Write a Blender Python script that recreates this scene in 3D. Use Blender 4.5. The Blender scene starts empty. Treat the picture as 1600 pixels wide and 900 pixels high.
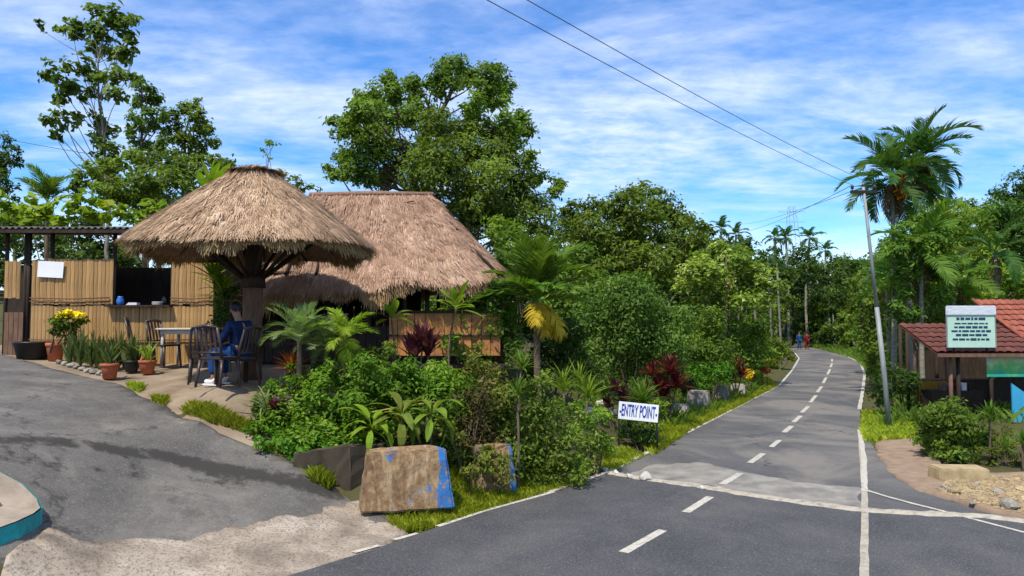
import bpy, bmesh, math, random
import numpy as np
from mathutils import Vector, Matrix
from mathutils.geometry import tessellate_polygon

random.seed(7)
RNG = np.random.default_rng(11)
scn = bpy.context.scene
COL = scn.collection
R = math.radians

# ------------------------------------------------------------------ camera
FPX, CX, CY, CAMZ, PITCH = 1155.0, 800.0, 450.0, 2.5, R(2.73)
cam_d = bpy.data.cameras.new('camera')
cam_d.sensor_width = 36.0
cam_d.lens = 36.0 * FPX / 1600.0
cam_d.clip_start = 0.05
cam_d.clip_end = 3000
cam = bpy.data.objects.new('camera', cam_d)
cam.location = (0, 0, CAMZ)
cam.rotation_euler = (math.pi / 2 + PITCH, 0, 0)
COL.objects.link(cam)
scn.camera = cam

# ------------------------------------------------------------------ sky and sun
SUN_EL, SUN_AZ = R(59), R(208)      # azimuth clockwise from +Y: behind the camera, to the left
world = bpy.data.worlds.new('World')
scn.world = world
world.use_nodes = True
nt = world.node_tree
nt.nodes.clear()
def N(t, typ, **kw):
    n = t.nodes.new(typ)
    for k, v in kw.items():
        setattr(n, k, v)
    return n
def setin(n, **kw):
    for k, v in kw.items():
        n.inputs[k.replace('_', ' ')].default_value = v
out = N(nt, 'ShaderNodeOutputWorld')
bg = N(nt, 'ShaderNodeBackground')
bg.inputs['Strength'].default_value = 0.15
sky = N(nt, 'ShaderNodeTexSky', sky_type='NISHITA', sun_disc=False)
sky.sun_elevation = SUN_EL
sky.sun_rotation = SUN_AZ
sky.air_density = 1.0
sky.dust_density = 0.0
sky.ozone_density = 3.0
tc = N(nt, 'ShaderNodeTexCoord')
sep = N(nt, 'ShaderNodeSeparateXYZ')
nt.links.new(tc.outputs['Generated'], sep.inputs[0])
def wmath(op, a, b=None, c=None):
    m = N(nt, 'ShaderNodeMath', operation=op)
    for i, v in enumerate((a, b, c)):
        if v is None:
            continue
        if isinstance(v, (int, float)):
            m.inputs[i].default_value = v
        else:
            nt.links.new(v, m.inputs[i])
    return m.outputs[0]
zz = wmath('ADD', wmath('MAXIMUM', sep.outputs['Z'], 0.0), 0.16)
pxx = wmath('DIVIDE', sep.outputs['X'], zz)
pyy = wmath('DIVIDE', sep.outputs['Y'], zz)
comb = N(nt, 'ShaderNodeCombineXYZ')
nt.links.new(pxx, comb.inputs[0]); nt.links.new(pyy, comb.inputs[1])
def wnoise(scale, rot, loc, detail, rough, dist=0.0):
    mp = N(nt, 'ShaderNodeMapping')
    mp.inputs['Scale'].default_value = scale
    mp.inputs['Rotation'].default_value = (0, 0, rot)
    mp.inputs['Location'].default_value = loc
    nt.links.new(comb.outputs[0], mp.inputs[0])
    n = N(nt, 'ShaderNodeTexNoise')
    setin(n, Scale=1.0, Detail=detail, Roughness=rough, Distortion=dist)
    nt.links.new(mp.outputs[0], n.inputs['Vector'])
    return n.outputs['Fac']
def wramp(fac, a, b):
    m = N(nt, 'ShaderNodeMapRange', interpolation_type='SMOOTHSTEP')
    m.inputs['From Min'].default_value = a
    m.inputs['From Max'].default_value = b
    nt.links.new(fac, m.inputs['Value'])
    return m.outputs[0]
big = wramp(wnoise((0.42, 0.60, 1), R(-14), (3.1, 1.9, 0), 6, 0.6, 0.4), 0.32, 0.62)
streak = wramp(wnoise((0.62, 1.7, 1), R(-12), (0.4, 2.2, 0), 8, 0.62, 0.5), 0.38, 0.70)
mack = wramp(wnoise((6.5, 9.0, 1), R(-10), (0, 0, 0), 5, 0.65, 0.2), 0.3, 0.72)
fine = wramp(wnoise((2.4, 5.0, 1), R(-10), (7, 3, 0), 6, 0.65, 0.3), 0.3, 0.75)
c1 = wmath('MULTIPLY', big, wmath('ADD', wmath('MULTIPLY', mack, 0.50), 0.42))
c2 = wmath('MULTIPLY', streak, wmath('ADD', wmath('MULTIPLY', fine, 0.5), 0.30))
cl = wmath('MINIMUM', wmath('ADD', wmath('MULTIPLY', c1, 0.80), wmath('MULTIPLY', c2, 0.85)), 0.93)
hs = N(nt, 'ShaderNodeHueSaturation')
hs.inputs['Saturation'].default_value = 1.62
hs.inputs['Value'].default_value = .74
hs.inputs['Hue'].default_value = 0.509
nt.links.new(sky.outputs[0], hs.inputs['Color'])
mx = N(nt, 'ShaderNodeMix', data_type='RGBA')
nt.links.new(cl, mx.inputs['Factor'])
nt.links.new(hs.outputs[0], mx.inputs['A'])
mx.inputs['B'].default_value = (3.6, 4.0, 4.9, 1)
nt.links.new(mx.outputs['Result'], bg.inputs['Color'])
nt.links.new(bg.outputs[0], out.inputs['Surface'])

sun_d = bpy.data.lights.new('sun', 'SUN')
sun_d.energy = 3.1
sun_d.angle = R(1.0)
sun_d.color = (1.0, 0.94, 0.82)
sun = bpy.data.objects.new('sun', sun_d)
sdir = Vector((math.sin(SUN_AZ) * math.cos(SUN_EL), math.cos(SUN_AZ) * math.cos(SUN_EL), math.sin(SUN_EL)))
sun.rotation_euler = sdir.to_track_quat('Z', 'Y').to_euler()
sun.location = sdir * 60
COL.objects.link(sun)

scn.view_settings.view_transform = 'Standard'
scn.view_settings.look = 'None'
scn.view_settings.exposure = 0.88
scn.view_settings.gamma = 1.0
scn.render.engine = 'CYCLES'
scn.cycles.use_denoising = True
scn.cycles.max_bounces = 5
scn.cycles.diffuse_bounces = 3
scn.cycles.glossy_bounces = 2
scn.cycles.transmission_bounces = 3
scn.cycles.transparent_max_bounces = 4

# ------------------------------------------------------------------ projection helpers
def ray(px, py):
    x, y = (px - CX) / FPX, (CY - py) / FPX
    c, s = math.cos(PITCH), math.sin(PITCH)
    return np.array([x, c - y * s, s + y * c])
def G(px, py, z=0.0):
    d = ray(px, py)
    t = (z - CAMZ) / d[2]
    return np.array([d[0] * t, d[1] * t, z])
def at(px, py, Y):
    d = ray(px, py)
    t = Y / d[1]
    return np.array([d[0] * t, Y, CAMZ + d[2] * t])
def mpp(Y):
    return Y / FPX

# ------------------------------------------------------------------ terrain height
LEFT_PX = [(950, 735), (1080, 670), (1150, 635), (1215, 602), (1236, 578), (1247, 560)]
left_edge = [np.array([-13.0, -3.0, 0]), np.array([-6.0, 4.6, 0]), G(450, 900), G(580, 860), G(700, 818), G(845, 770)] + [G(*p) for p in LEFT_PX] + \
            [np.array([25.0, 66.0, 0]), np.array([27.0, 80.0, 0]), np.array([23.0, 98.0, 0]), np.array([12.0, 118.0, 0])]
RIGHT_PX = [(1350, 900), (1351, 850), (1351, 765), (1350, 715), (1343, 672), (1344, 640), (1349, 610), (1352, 585), (1345, 567)]
right_line = [np.array([0.6, 1.0, 0])] + [G(*p) for p in RIGHT_PX] + [np.array([28.6, 65.0, 0]), np.array([31.0, 80.0, 0]), np.array([27.5, 100.0, 0]), np.array([15.0, 122.0, 0])]
far_right = [np.array(right_line[i]) for i in range(5, len(right_line))]
junction = [np.array([40.0, -6.0, 0]), np.array([40.0, 8.6, 0]), np.array([14.0, 8.6, 0]), G(1660, 822), G(1600, 812), G(1530, 798), G(1440, 768), G(1400, 745), G(1372, 710), G(1354, 680)]
road_poly = [p[:2] for p in left_edge] + [p[:2] for p in reversed(far_right)] + [p[:2] for p in reversed(junction)] + [np.array([40.0, -14.0]), np.array([-13.0, -14.0])]
road_poly = np.array(road_poly)

def seg_dist(P, poly):
    P = np.atleast_2d(P)
    A = poly; B = np.roll(poly, -1, axis=0)
    best = np.full(len(P), 1e9); inside = np.zeros(len(P), bool)
    for a, b in zip(A, B):
        ab = b - a
        t = np.clip(((P - a) @ ab) / max(ab @ ab, 1e-9), 0, 1)
        d = np.hypot(*(P - (a + t[:, None] * ab)).T)
        best = np.minimum(best, d)
        c = ((a[1] > P[:, 1]) != (b[1] > P[:, 1]))
        if c.any():
            xi = (b[0] - a[0]) * (P[:, 1] - a[1]) / (b[1] - a[1] if b[1] != a[1] else 1e-9) + a[0]
            inside ^= c & (P[:, 0] < xi)
    return best, inside

ctrl = []
for e in left_edge + right_line + junction:
    ctrl.append((e[0], e[1], -0.03))
for px, py, z in [(545, 775, .20), (500, 748, .42), (400, 695, .78), (340, 672, .98), (285, 650, 1.14), (230, 622, 1.33), (180, 598, 1.46), (80, 570, 1.70), (0, 552, 1.86),
                  (620, 812, .02), (68, 825, .52), (0, 866, .5), (150, 862, .28), (85, 700, 1.03), (0, 640, 1.35), (0, 600, 1.58), (200, 700, .9), (300, 760, .5), (420, 780, .33),
                  (250, 830, .25), (345, 612, 1.45), (300, 578, 1.58), (395, 591, 1.53), (-100, 800, .85), (-200, 700, 1.3), (700, 790, .06), (620, 800, .08), (780, 775, .05), (930, 730, .05)]:
    ctrl.append(tuple(G(px, py, z)))
ctrl += [(-2.1, 10.7, .8), (-1.4, 11.3, .75), (-.4, 11.9, .6), (.5, 13.2, .4), (-2.6, 12.0, 1.0), (-2.0, 13.6, 1.3), (0, 14.6, .9), (1.3, 15.0, .3), (-3, 15, 1.6), (-3, 18, 1.7), (0, 18, 1.4),
         (1.8, 18, .6), (3.2, 20, .35), (3.0, 24, .7), (5.6, 26, .35), (9, 34, .4), (4, 32, 1.2), (0, 26, 2.0), (-8, 16, 1.7), (-12, 18, 2.0), (-8, 24, 2.2), (-20, 30, 3), (-40, 40, 5), (0, 50, 3.0),
         (12, 50, .8), (18, 70, .8), (5, 90, 3), (40, 100, 2), (35, 60, .8), (24, 40, .4), (14, 24, .0), (20, 24, .2), (11, 18, .0), (14, 15, .1), (9.5, 13.5, .05), (30, 30, 1.5), (50, 40, 4), (30, 14, .3),
         (-10, 5, .9), (-20, 6, 1.6), (-30, 0, 1.5), (-300, 300, 10), (300, 300, 10), (-700, -300, 5), (700, -300, 5), (-700, 700, 16), (700, 700, 16), (0, 700, 14), (0, 200, 4), (0, -40, .5), (0, -700, 4)]
ctrl = np.array(ctrl, float)
_d = np.hypot(ctrl[:, None, 0] - ctrl[None, :, 0], ctrl[:, None, 1] - ctrl[None, :, 1])
n_ = len(ctrl)
_A = np.zeros((n_ + 1, n_ + 1)); _A[:n_, :n_] = -_d - np.eye(n_) * 0.12; _A[:n_, n_] = 1; _A[n_, :n_] = 1
_w = np.linalg.solve(_A, np.append(ctrl[:, 2], 0))
def H(xy):
    xy = np.atleast_2d(np.asarray(xy, float))[:, :2]
    d = np.hypot(xy[:, None, 0] - ctrl[None, :, 0], xy[:, None, 1] - ctrl[None, :, 1])
    z = -d @ _w[:n_] + _w[n_]
    sd, ins = seg_dist(xy, road_poly)
    t = np.clip(sd / 0.9, 0, 1); t = t * t * (3 - 2 * t)
    return np.where(ins, -0.05, -0.05 + (np.maximum(z, -0.03) + 0.05) * t)
def Hz(x, y):
    return float(H([[x, y]])[0])
def ground(px, py, lift=0.0):
    d = ray(px, py)
    t = np.concatenate([np.arange(3, 30, .05), np.arange(30, 200, .4)])
    P = np.array([0, 0, CAMZ]) + t[:, None] * d
    h = H(P[:, :2])
    k = np.argmax(P[:, 2] <= h)
    if P[k, 2] > h[k]:
        k = len(t) - 1
    p = P[k].copy(); p[2] = h[k] + lift
    return p
def on(px, Y):
    x = at(px, 500, Y)[0]
    return np.array([x, Y, Hz(x, Y)])

# ------------------------------------------------------------------ materials
MATS = {}
def newmat(name):
    m = bpy.data.materials.new(name); m.use_nodes = True
    t = m.node_tree; t.nodes.clear()
    o = N(t, 'ShaderNodeOutputMaterial')
    MATS[name] = m
    return m, t, o
def rgb(c):
    return (c[0], c[1], c[2], 1)
def ramp(t, fac, stops):
    r = N(t, 'ShaderNodeValToRGB')
    e = r.color_ramp.elements
    while len(e) > 1:
        e.remove(e[-1])
    e[0].position = stops[0][0]; e[0].color = rgb(stops[0][1])
    for p, c in stops[1:]:
        k = e.new(p); k.color = rgb(c)
    t.links.new(fac, r.inputs[0])
    return r.outputs[0]
def noise(t, scale, detail=4, rough=.55, stretch=None, coord='Object', dist=0):
    c = N(t, 'ShaderNodeTexCoord')
    n = N(t, 'ShaderNodeTexNoise')
    setin(n, Scale=scale, Detail=detail, Roughness=rough, Distortion=dist)
    if stretch:
        mp = N(t, 'ShaderNodeMapping'); mp.inputs['Scale'].default_value = stretch
        t.links.new(c.outputs[coord], mp.inputs[0]); t.links.new(mp.outputs[0], n.inputs['Vector'])
    else:
        t.links.new(c.outputs[coord], n.inputs['Vector'])
    return n.outputs['Fac']
def mixc(t, f, a, b, mode='MIX'):
    m = N(t, 'ShaderNodeMix', data_type='RGBA', blend_type=mode)
    for k, v in (('Factor', f), ('A', a), ('B', b)):
        if isinstance(v, (int, float)):
            m.inputs[k].default_value = v
        elif isinstance(v, tuple):
            m.inputs[k].default_value = rgb(v)
        else:
            t.links.new(v, m.inputs[k])
    return m.outputs['Result']
def tmath(t, op, a, b=0.0, clamp=False):
    m = N(t, 'ShaderNodeMath', operation=op); m.use_clamp = clamp
    for i, v in enumerate((a, b)):
        if isinstance(v, (int, float)):
            m.inputs[i].default_value = v
        else:
            t.links.new(v, m.inputs[i])
    return m.outputs[0]
def smooth(t, v, a, b):
    m = N(t, 'ShaderNodeMapRange', interpolation_type='SMOOTHSTEP')
    m.inputs['From Min'].default_value = a; m.inputs['From Max'].default_value = b
    t.links.new(v, m.inputs['Value'])
    return m.outputs[0]
def finish(t, o, col, rough=.8, bump=None, bstr=.3, bdist=.02, spec=.3, metal=0.0):
    p = N(t, 'ShaderNodeBsdfPrincipled')
    if isinstance(col, tuple):
        p.inputs['Base Color'].default_value = rgb(col)
    else:
        t.links.new(col, p.inputs['Base Color'])
    if isinstance(rough, (int, float)):
        p.inputs['Roughness'].default_value = rough
    else:
        t.links.new(rough, p.inputs['Roughness'])
    p.inputs['Specular IOR Level'].default_value = spec
    p.inputs['Metallic'].default_value = metal
    if bump is not None:
        b = N(t, 'ShaderNodeBump'); b.inputs['Strength'].default_value = bstr; b.inputs['Distance'].default_value = bdist
        t.links.new(bump, b.inputs['Height']); t.links.new(b.outputs[0], p.inputs['Normal'])
    t.links.new(p.outputs[0], o.inputs['Surface'])
    return p
def simple(name, c1, c2=None, scale=6, rough=.7, spec=.3, stretch=None, bstr=.25, obj_rand=0.0, metal=0.0):
    m, t, o = newmat(name)
    c2 = c2 or tuple(x * .7 for x in c1)
    f = noise(t, scale, 5, .6, stretch)
    col = ramp(t, f, [(.3, c2), (.7, c1)])
    if obj_rand:
        oi = N(t, 'ShaderNodeObjectInfo')
        v = tmath(t, 'ADD', tmath(t, 'MULTIPLY', oi.outputs['Random'], 2 * obj_rand), 1 - obj_rand)
        hv = N(t, 'ShaderNodeHueSaturation'); t.links.new(col, hv.inputs['Color']); t.links.new(v, hv.inputs['Value'])
        col = hv.outputs[0]
    finish(t, o, col, rough, f, bstr, .01, spec, metal)
    return m
def leafmat(name, dark, light, warm=None, trans=.40, rough=.6, spec=.14):
    m, t, o = newmat(name)
    a = N(t, 'ShaderNodeAttribute', attribute_name='rnd')
    stops = [(0.0, dark), (.75, light)]
    stops.append((1.0, warm if warm else tuple(min(1, x * 1.25) for x in light)))
    col = ramp(t, a.outputs['Fac'], stops)
    oi = N(t, 'ShaderNodeObjectInfo')
    hv = N(t, 'ShaderNodeHueSaturation'); t.links.new(col, hv.inputs['Color'])
    t.links.new(tmath(t, 'ADD', tmath(t, 'MULTIPLY', oi.outputs['Random'], .3), .85), hv.inputs['Value'])
    t.links.new(tmath(t, 'ADD', tmath(t, 'MULTIPLY', oi.outputs['Random'], .03), .485), hv.inputs['Hue'])
    col = hv.outputs[0]
    p = N(t, 'ShaderNodeBsdfPrincipled')
    t.links.new(col, p.inputs['Base Color']); p.inputs['Roughness'].default_value = rough; p.inputs['Specular IOR Level'].default_value = spec
    tr = N(t, 'ShaderNodeBsdfTranslucent')
    tcol = mixc(t, 1.0, col, (1.25, 1.3, .6), 'MULTIPLY')
    t.links.new(tcol, tr.inputs['Color'])
    ms = N(t, 'ShaderNodeMixShader'); ms.inputs[0].default_value = trans
    t.links.new(p.outputs[0], ms.inputs[1]); t.links.new(tr.outputs[0], ms.inputs[2])
    t.links.new(ms.outputs[0], o.inputs['Surface'])
    return m

leafmat('leaf_dark', (0.030, 0.063, 0.012), (0.081, 0.145, 0.026))
leafmat('leaf_mid', (0.056, 0.104, 0.014), (0.160, 0.246, 0.032))
leafmat('leaf_tree', (0.058, 0.116, 0.019), (0.157, 0.261, 0.044), (.20, .28, .07), trans=.40)
leafmat('leaf_olive', (0.058, 0.097, 0.014), (0.153, 0.220, 0.032))
leafmat('leaf_light', (.085, .150, .012), (.210, .300, .032), (.32, .37, .06))
leafmat('leaf_lime', (.105, .190, .010), (.250, .350, .026), (.36, .40, .05))
leafmat('leaf_variegated', (.100, .160, .020), (.260, .340, .050), (.58, .58, .24))
leafmat('leaf_herb', (.055, .135, .010), (.140, .275, .022), (.23, .35, .04))
leafmat('leaf_mixed', (0.070, 0.099, 0.014), (0.191, 0.226, 0.035), (.24, .19, .07))
leafmat('leaf_brownish', (.075, .065, .024), (.170, .145, .050), (.22, .15, .07))
leafmat('leaf_red', (.055, .012, .016), (.170, .030, .030), (.22, .07, .05))
leafmat('leaf_purple', (.040, .010, .022), (.105, .028, .045), (.18, .09, .10))
leafmat('leaf_orange', (.30, .075, .012), (.55, .17, .025), (.55, .30, .06))
leafmat('leaf_yellow', (.34, .26, .018), (.60, .46, .035), (.6, .5, .12))
leafmat('leaf_palm', (0.046, 0.099, 0.014), (0.133, 0.226, 0.028))
leafmat('leaf_palm_dark', (0.026, 0.067, 0.016), (0.070, 0.151, 0.030))
leafmat('leaf_palm_dead', (.10, .065, .03), (.20, .13, .06))
leafmat('leaf_silver', (.105, .175, .060), (.230, .320, .120), (.36, .42, .2))
leafmat('leaf_snake', (.035, .070, .022), (.120, .150, .045), (.22, .22, .08))
leafmat('grass', (.190, .260, .012), (.360, .430, .030), (.48, .42, .08), trans=.4)
leafmat('petal_yellow', (.62, .42, .01), (.80, .58, .02))
leafmat('thatch', (.25, .152, .098), (.45, .295, .200), (.56, .40, .285), trans=.08, rough=.8, spec=.1)
leafmat('thatch_fringe', (.20, .12, .06), (.40, .265, .14), (.50, .36, .20), trans=.12, rough=.8, spec=.1)
simple('thatch_core', (.30, .185, .13), (.16, .095, .065), 20, .95, .05)
simple('bark', (.17, .125, .085), (.075, .055, .038), 14, .9, .1, (1, 1, .25), .6)
simple('bark_grey', (.26, .24, .21), (.13, .115, .095), 14, .9, .1, (1, 1, .4), .5)
simple('areca_trunk', (.30, .28, .22), (.15, .145, .11), 3, .85, .15, (1, 1, 6), .3)
simple('crownshaft', (.12, .22, .05), (.07, .13, .03), 4, .5, .3)
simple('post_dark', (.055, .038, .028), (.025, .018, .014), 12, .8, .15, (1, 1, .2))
simple('post_brown', (.20, .115, .075), (.10, .058, .04), 12, .85, .15, (1, 1, .25), .6)
simple('bamboo', (.43, .255, .095), (.25, .140, .052), 7, .5, .35, (6, 6, .5), .2, .22)
simple('bamboo_pole', (.42, .25, .11), (.22, .12, .06), 6, .5, .3, (1, 1, 1), .2, .15)
simple('plank_orange', (.50, .22, .07), (.32, .13, .045), 6, .6, .3, (1, 1, 3), .2, .2)
simple('roof_sheet', (.17, .16, .155), (.09, .075, .065), 2.5, .6, .35, None, .15)
simple('chair_plastic', (.060, .040, .036), (.042, .028, .025), 3, .38, .4, None, .0)
simple('table_top', (.62, .57, .48), (.50, .45, .37), 5, .35, .4, None, .02)
simple('table_leg', (.42, .40, .36), (.30, .28, .25), 6, .5, .3)
simple('terracotta', (.42, .125, .055), (.28, .08, .04), 6, .75, .2)
simple('black_plastic', (.018, .018, .020), (.010, .010, .011), 6, .45, .35)
simple('soil', (.075, .050, .032), (.035, .025, .017), 8, .95, .05)
simple('paper', (.78, .78, .80), (.70, .70, .72), 3, .8, .1, None, .0)
simple('white_cloth', (.72, .72, .74), (.60, .60, .62), 6, .8, .1)
simple('blue_plastic', (.03, .16, .50), (.02, .11, .38), 4, .4, .4)
simple('stone', (.36, .33, .28), (.17, .15, .12), 5, .9, .15, None, .8, .25)
simple('stone_pale', (.56, .53, .47), (.32, .29, .25), 6, .9, .15, None, .8, .2)
simple('stone_ochre', (.46, .36, .20), (.25, .18, .10), 5, .9, .15, None, .8, .25)
simple('wall_concrete', (.090, .072, .052), (.030, .026, .018), 3.2, .92, .1, (1, 1, .5), .5)
simple('kerb_top', (.38, .31, .24), (.22, .175, .13), 4, .9, .1, None, .2)
simple('kerb_teal', (.018, .40, .39), (.030, .16, .17), 5, .75, .2, None, .4)
simple('metal_galv', (.33, .35, .34), (.20, .215, .21), 8, .65, .3, (1, 1, .2), .05, 0, .3)
simple('metal_black', (.015, .015, .016), (.010, .010, .010), 8, .5, .4)
simple('ceramic', (.08, .045, .035), (.05, .03, .025), 8, .25, .5)
simple('wire', (.07, .07, .075), (.05, .05, .055), 8, .5, .3)
simple('sign_white', (.78, .79, .80), (.70, .71, .73), 5, .45, .35, None, .0)
simple('sign_blue', (.012, .055, .34), (.010, .045, .28), 5, .45, .35, None, .0)
simple('banner_mint', (.44, .62, .50), (.38, .56, .46), 3, .5, .3, None, .0)
simple('banner_ink', (.012, .05, .10), (.010, .04, .08), 3, .5, .3, None, .0)
simple('tarp', (.62, .66, .70), (.45, .48, .53), 5, .5, .35, (1, 4, 3), .6)
simple('tile_red', (.30, .085, .050), (.15, .048, .034), 5, .75, .2, None, .25, .2)
simple('tile_rust', (.15, .050, .036), (.075, .028, .022), 3, .75, .2, (3, 1, 1), .25, .2)
simple('wall_blue', (.045, .33, .55), (.035, .27, .47), 3, .7, .25, None, .05)
simple('panel_yellow', (.50, .27, .03), (.38, .18, .025), 4, .7, .25, None, .1)
simple('dirt', (.30, .215, .15), (.20, .14, .10), 5, .95, .05, None, .3)
simple('skin', (.30, .155, .095), (.26, .13, .08), 5, .55, .3, None, .0)
simple('hair', (.012, .010, .009), (.006, .005, .005), 20, .5, .3)
simple('jacket_blue', (.010, .026, .090), (.006, .014, .045), 5, .8, .15, None, .2)
simple('jeans_blue', (.020, .062, .19), (.012, .036, .12), 8, .85, .1, None, .3)
simple('cloth_red', (.22, .025, .03), (.14, .015, .02), 5, .8, .15)
simple('cloth_blue', (.02, .07, .22), (.015, .045, .14), 5, .8, .15)
simple('shoe_white', (.75, .75, .75), (.6, .6, .6), 5, .6, .3, None, .0)
simple('fruit_orange', (.75, .24, .012), (.58, .15, .01), 5, .5, .3)

# road asphalt with worn patches
m, t, o = newmat('asphalt')
f1 = noise(t, 1.1, 6, .6); f2 = noise(t, 42, 5, .85); f3 = noise(t, .35, 5, .6, None, 'Object', .8)
f4 = noise(t, 3.0, 6, .65, (1, .35, 1))
col = ramp(t, f1, [(.25, (.056, .054, .055)), (.5, (.080, .078, .077)), (.75, (.108, .103, .098))])
col = mixc(t, tmath(t, 'MULTIPLY', smooth(t, f3, .42, .62), .72), col, (.200, .178, .150))
col = mixc(t, tmath(t, 'MULTIPLY', smooth(t, f4, .52, .72), .45), col, (.052, .052, .055))
col = mixc(t, tmath(t, 'MULTIPLY', smooth(t, f2, .52, .64), .6), col, (.25, .24, .225))
cd = N(t, 'ShaderNodeTexCoord'); vo = N(t, 'ShaderNodeTexVoronoi', feature='DISTANCE_TO_EDGE'); vo.inputs['Scale'].default_value = .34
nz = N(t, 'ShaderNodeTexNoise'); setin(nz, Scale=1.6, Detail=6, Roughness=.7); t.links.new(cd.outputs['Object'], nz.inputs['Vector'])
mv = N(t, 'ShaderNodeMix', data_type='VECTOR'); mv.inputs['Factor'].default_value = .55; t.links.new(cd.outputs['Object'], mv.inputs['A']); t.links.new(nz.outputs['Color'], mv.inputs['B']); t.links.new(mv.outputs['Result'], vo.inputs['Vector'])
ck = tmath(t, 'SUBTRACT', 1.0, smooth(t, vo.outputs['Distance'], .002, .010))
col = mixc(t, tmath(t, 'MULTIPLY', ck, tmath(t, 'MULTIPLY', smooth(t, f1, .45, .6), .7)), col, (.022, .022, .024))
finish(t, o, col, .82, f2, .5, .012, .25)
m, t, o = newmat('asphalt_dark')
f1 = noise(t, .9, 7, .65, None, 'Object', .4); f2 = noise(t, 40, 5, .85); f3 = noise(t, .45, 5, .6, (1, .5, 1)); f5 = noise(t, 7, 6, .7)
col = ramp(t, f1, [(.28, (.036, .036, .039)), (.5, (.056, .055, .057)), (.74, (.086, .083, .080))])
col = mixc(t, tmath(t, 'MULTIPLY', smooth(t, f3, .5, .68), .5), col, (.115, .105, .092))
col = mixc(t, tmath(t, 'MULTIPLY', smooth(t, f5, .56, .68), .45), col, (.100, .096, .090))
col = mixc(t, tmath(t, 'MULTIPLY', smooth(t, f2, .51, .63), .7), col, (.19, .18, .17))
finish(t, o, col, .8, f2, .6, .014, .3)
# driveway, bleached tar with damp streaks
m, t, o = newmat('driveway_tar')
f1 = noise(t, .8, 8, .68, None, 'Object', .3); f2 = noise(t, 38, 5, .85); f3 = noise(t, 3.2, 8, .75)
col = ramp(t, f1, [(.3, (.062, .058, .054)), (.5, (.115, .105, .094)), (.7, (.200, .178, .150))])
col = mixc(t, tmath(t, 'MULTIPLY', smooth(t, f3, .50, .66), .6), col, (.060, .057, .054))
col = mixc(t, tmath(t, 'MULTIPLY', smooth(t, f2, .52, .66), .55), col, (.32, .30, .27))
a = N(t, 'ShaderNodeAttribute', attribute_name='streak')
fs = noise(t, 9, 5, .7, (1, 1, 1))
sm = smooth(t, tmath(t, 'ADD', a.outputs['Fac'], tmath(t, 'MULTIPLY', tmath(t, 'SUBTRACT', fs, .5), .9)), .42, .72)
col = mixc(t, tmath(t, 'MULTIPLY', sm, .9), col, (.034, .031, .027))
cd = N(t, 'ShaderNodeTexCoord'); vo = N(t, 'ShaderNodeTexVoronoi', feature='DISTANCE_TO_EDGE'); vo.inputs['Scale'].default_value = .6
nz = N(t, 'ShaderNodeTexNoise'); setin(nz, Scale=2.2, Detail=7, Roughness=.72); t.links.new(cd.outputs['Object'], nz.inputs['Vector'])
mv = N(t, 'ShaderNodeMix', data_type='VECTOR'); mv.inputs['Factor'].default_value = .5; t.links.new(cd.outputs['Object'], mv.inputs['A']); t.links.new(nz.outputs['Color'], mv.inputs['B']); t.links.new(mv.outputs['Result'], vo.inputs['Vector'])
ck = tmath(t, 'SUBTRACT', 1.0, smooth(t, vo.outputs['Distance'], .002, .016))
col = mixc(t, tmath(t, 'MULTIPLY', ck, tmath(t, 'MULTIPLY', smooth(t, f3, .42, .55), .75)), col, (.035, .033, .03))
finish(t, o, col, .85, f2, .7, .015, .25)
# pale concrete apron
m, t, o = newmat('apron_concrete')
f1 = noise(t, 1.8, 6, .65, None, 'Object', .5); f2 = noise(t, 30, 4, .75); f3 = noise(t, 6, 5, .7)
col = ramp(t, f1, [(.32, (.17, .135, .103)), (.5, (.31, .25, .19)), (.66, (.42, .355, .28))])
col = mixc(t, tmath(t, 'MULTIPLY', smooth(t, f3, .52, .7), .55), col, (.20, .165, .13))
col = mixc(t, tmath(t, 'MULTIPLY', smooth(t, f2, .50, .62), .7), col, (.10, .080, .064))
finish(t, o, col, .9, f2, .7, .02, .2)
# patio earth and concrete
m, t, o = newmat('patio_floor')
f1 = noise(t, 1.6, 6, .65); f2 = noise(t, 22, 4, .75)
col = ramp(t, f1, [(.3, (.150, .108, .072)), (.55, (.25, .19, .13)), (.75, (.33, .26, .185))])
col = mixc(t, tmath(t, 'MULTIPLY', smooth(t, f2, .56, .7), .4), col, (.16, .12, .09))
finish(t, o, col, .92, f2, .4, .012, .15)
# soil and ground cover
m, t, o = newmat('earth')
f1 = noise(t, .5, 6, .65); f2 = noise(t, 12, 4, .75)
col = ramp(t, f1, [(.3, (.040, .045, .016)), (.5, (.075, .070, .030)), (.72, (.050, .085, .018))])
col = mixc(t, tmath(t, 'MULTIPLY', smooth(t, f2, .5, .7), .5), col, (.12, .085, .05))
finish(t, o, col, .95, f2, .8, .03, .1)
# worn white road paint
m, t, o = newmat('road_paint')
f1 = noise(t, 14, 5, .75); f2 = noise(t, 2.5, 4, .6)
col = ramp(t, f1, [(.32, (.17, .16, .145)), (.48, (.42, .39, .325)), (.72, (.56, .52, .43))])
col = mixc(t, tmath(t, 'MULTIPLY', smooth(t, f2, .5, .75), .35), col, (.50, .45, .36))
finish(t, o, col, .7, f1, .2, .005, .25)
m, t, o = newmat('paint_old')
f1 = noise(t, 10, 5, .75); f2 = noise(t, 1.7, 5, .6)
col = ramp(t, f1, [(.30, (.15, .132, .108)), (.46, (.31, .275, .22)), (.7, (.43, .385, .31))])
col = mixc(t, tmath(t, 'MULTIPLY', smooth(t, f2, .5, .7), .5), col, (.34, .29, .22))
finish(t, o, col, .8, f1, .2, .005, .2)
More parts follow.
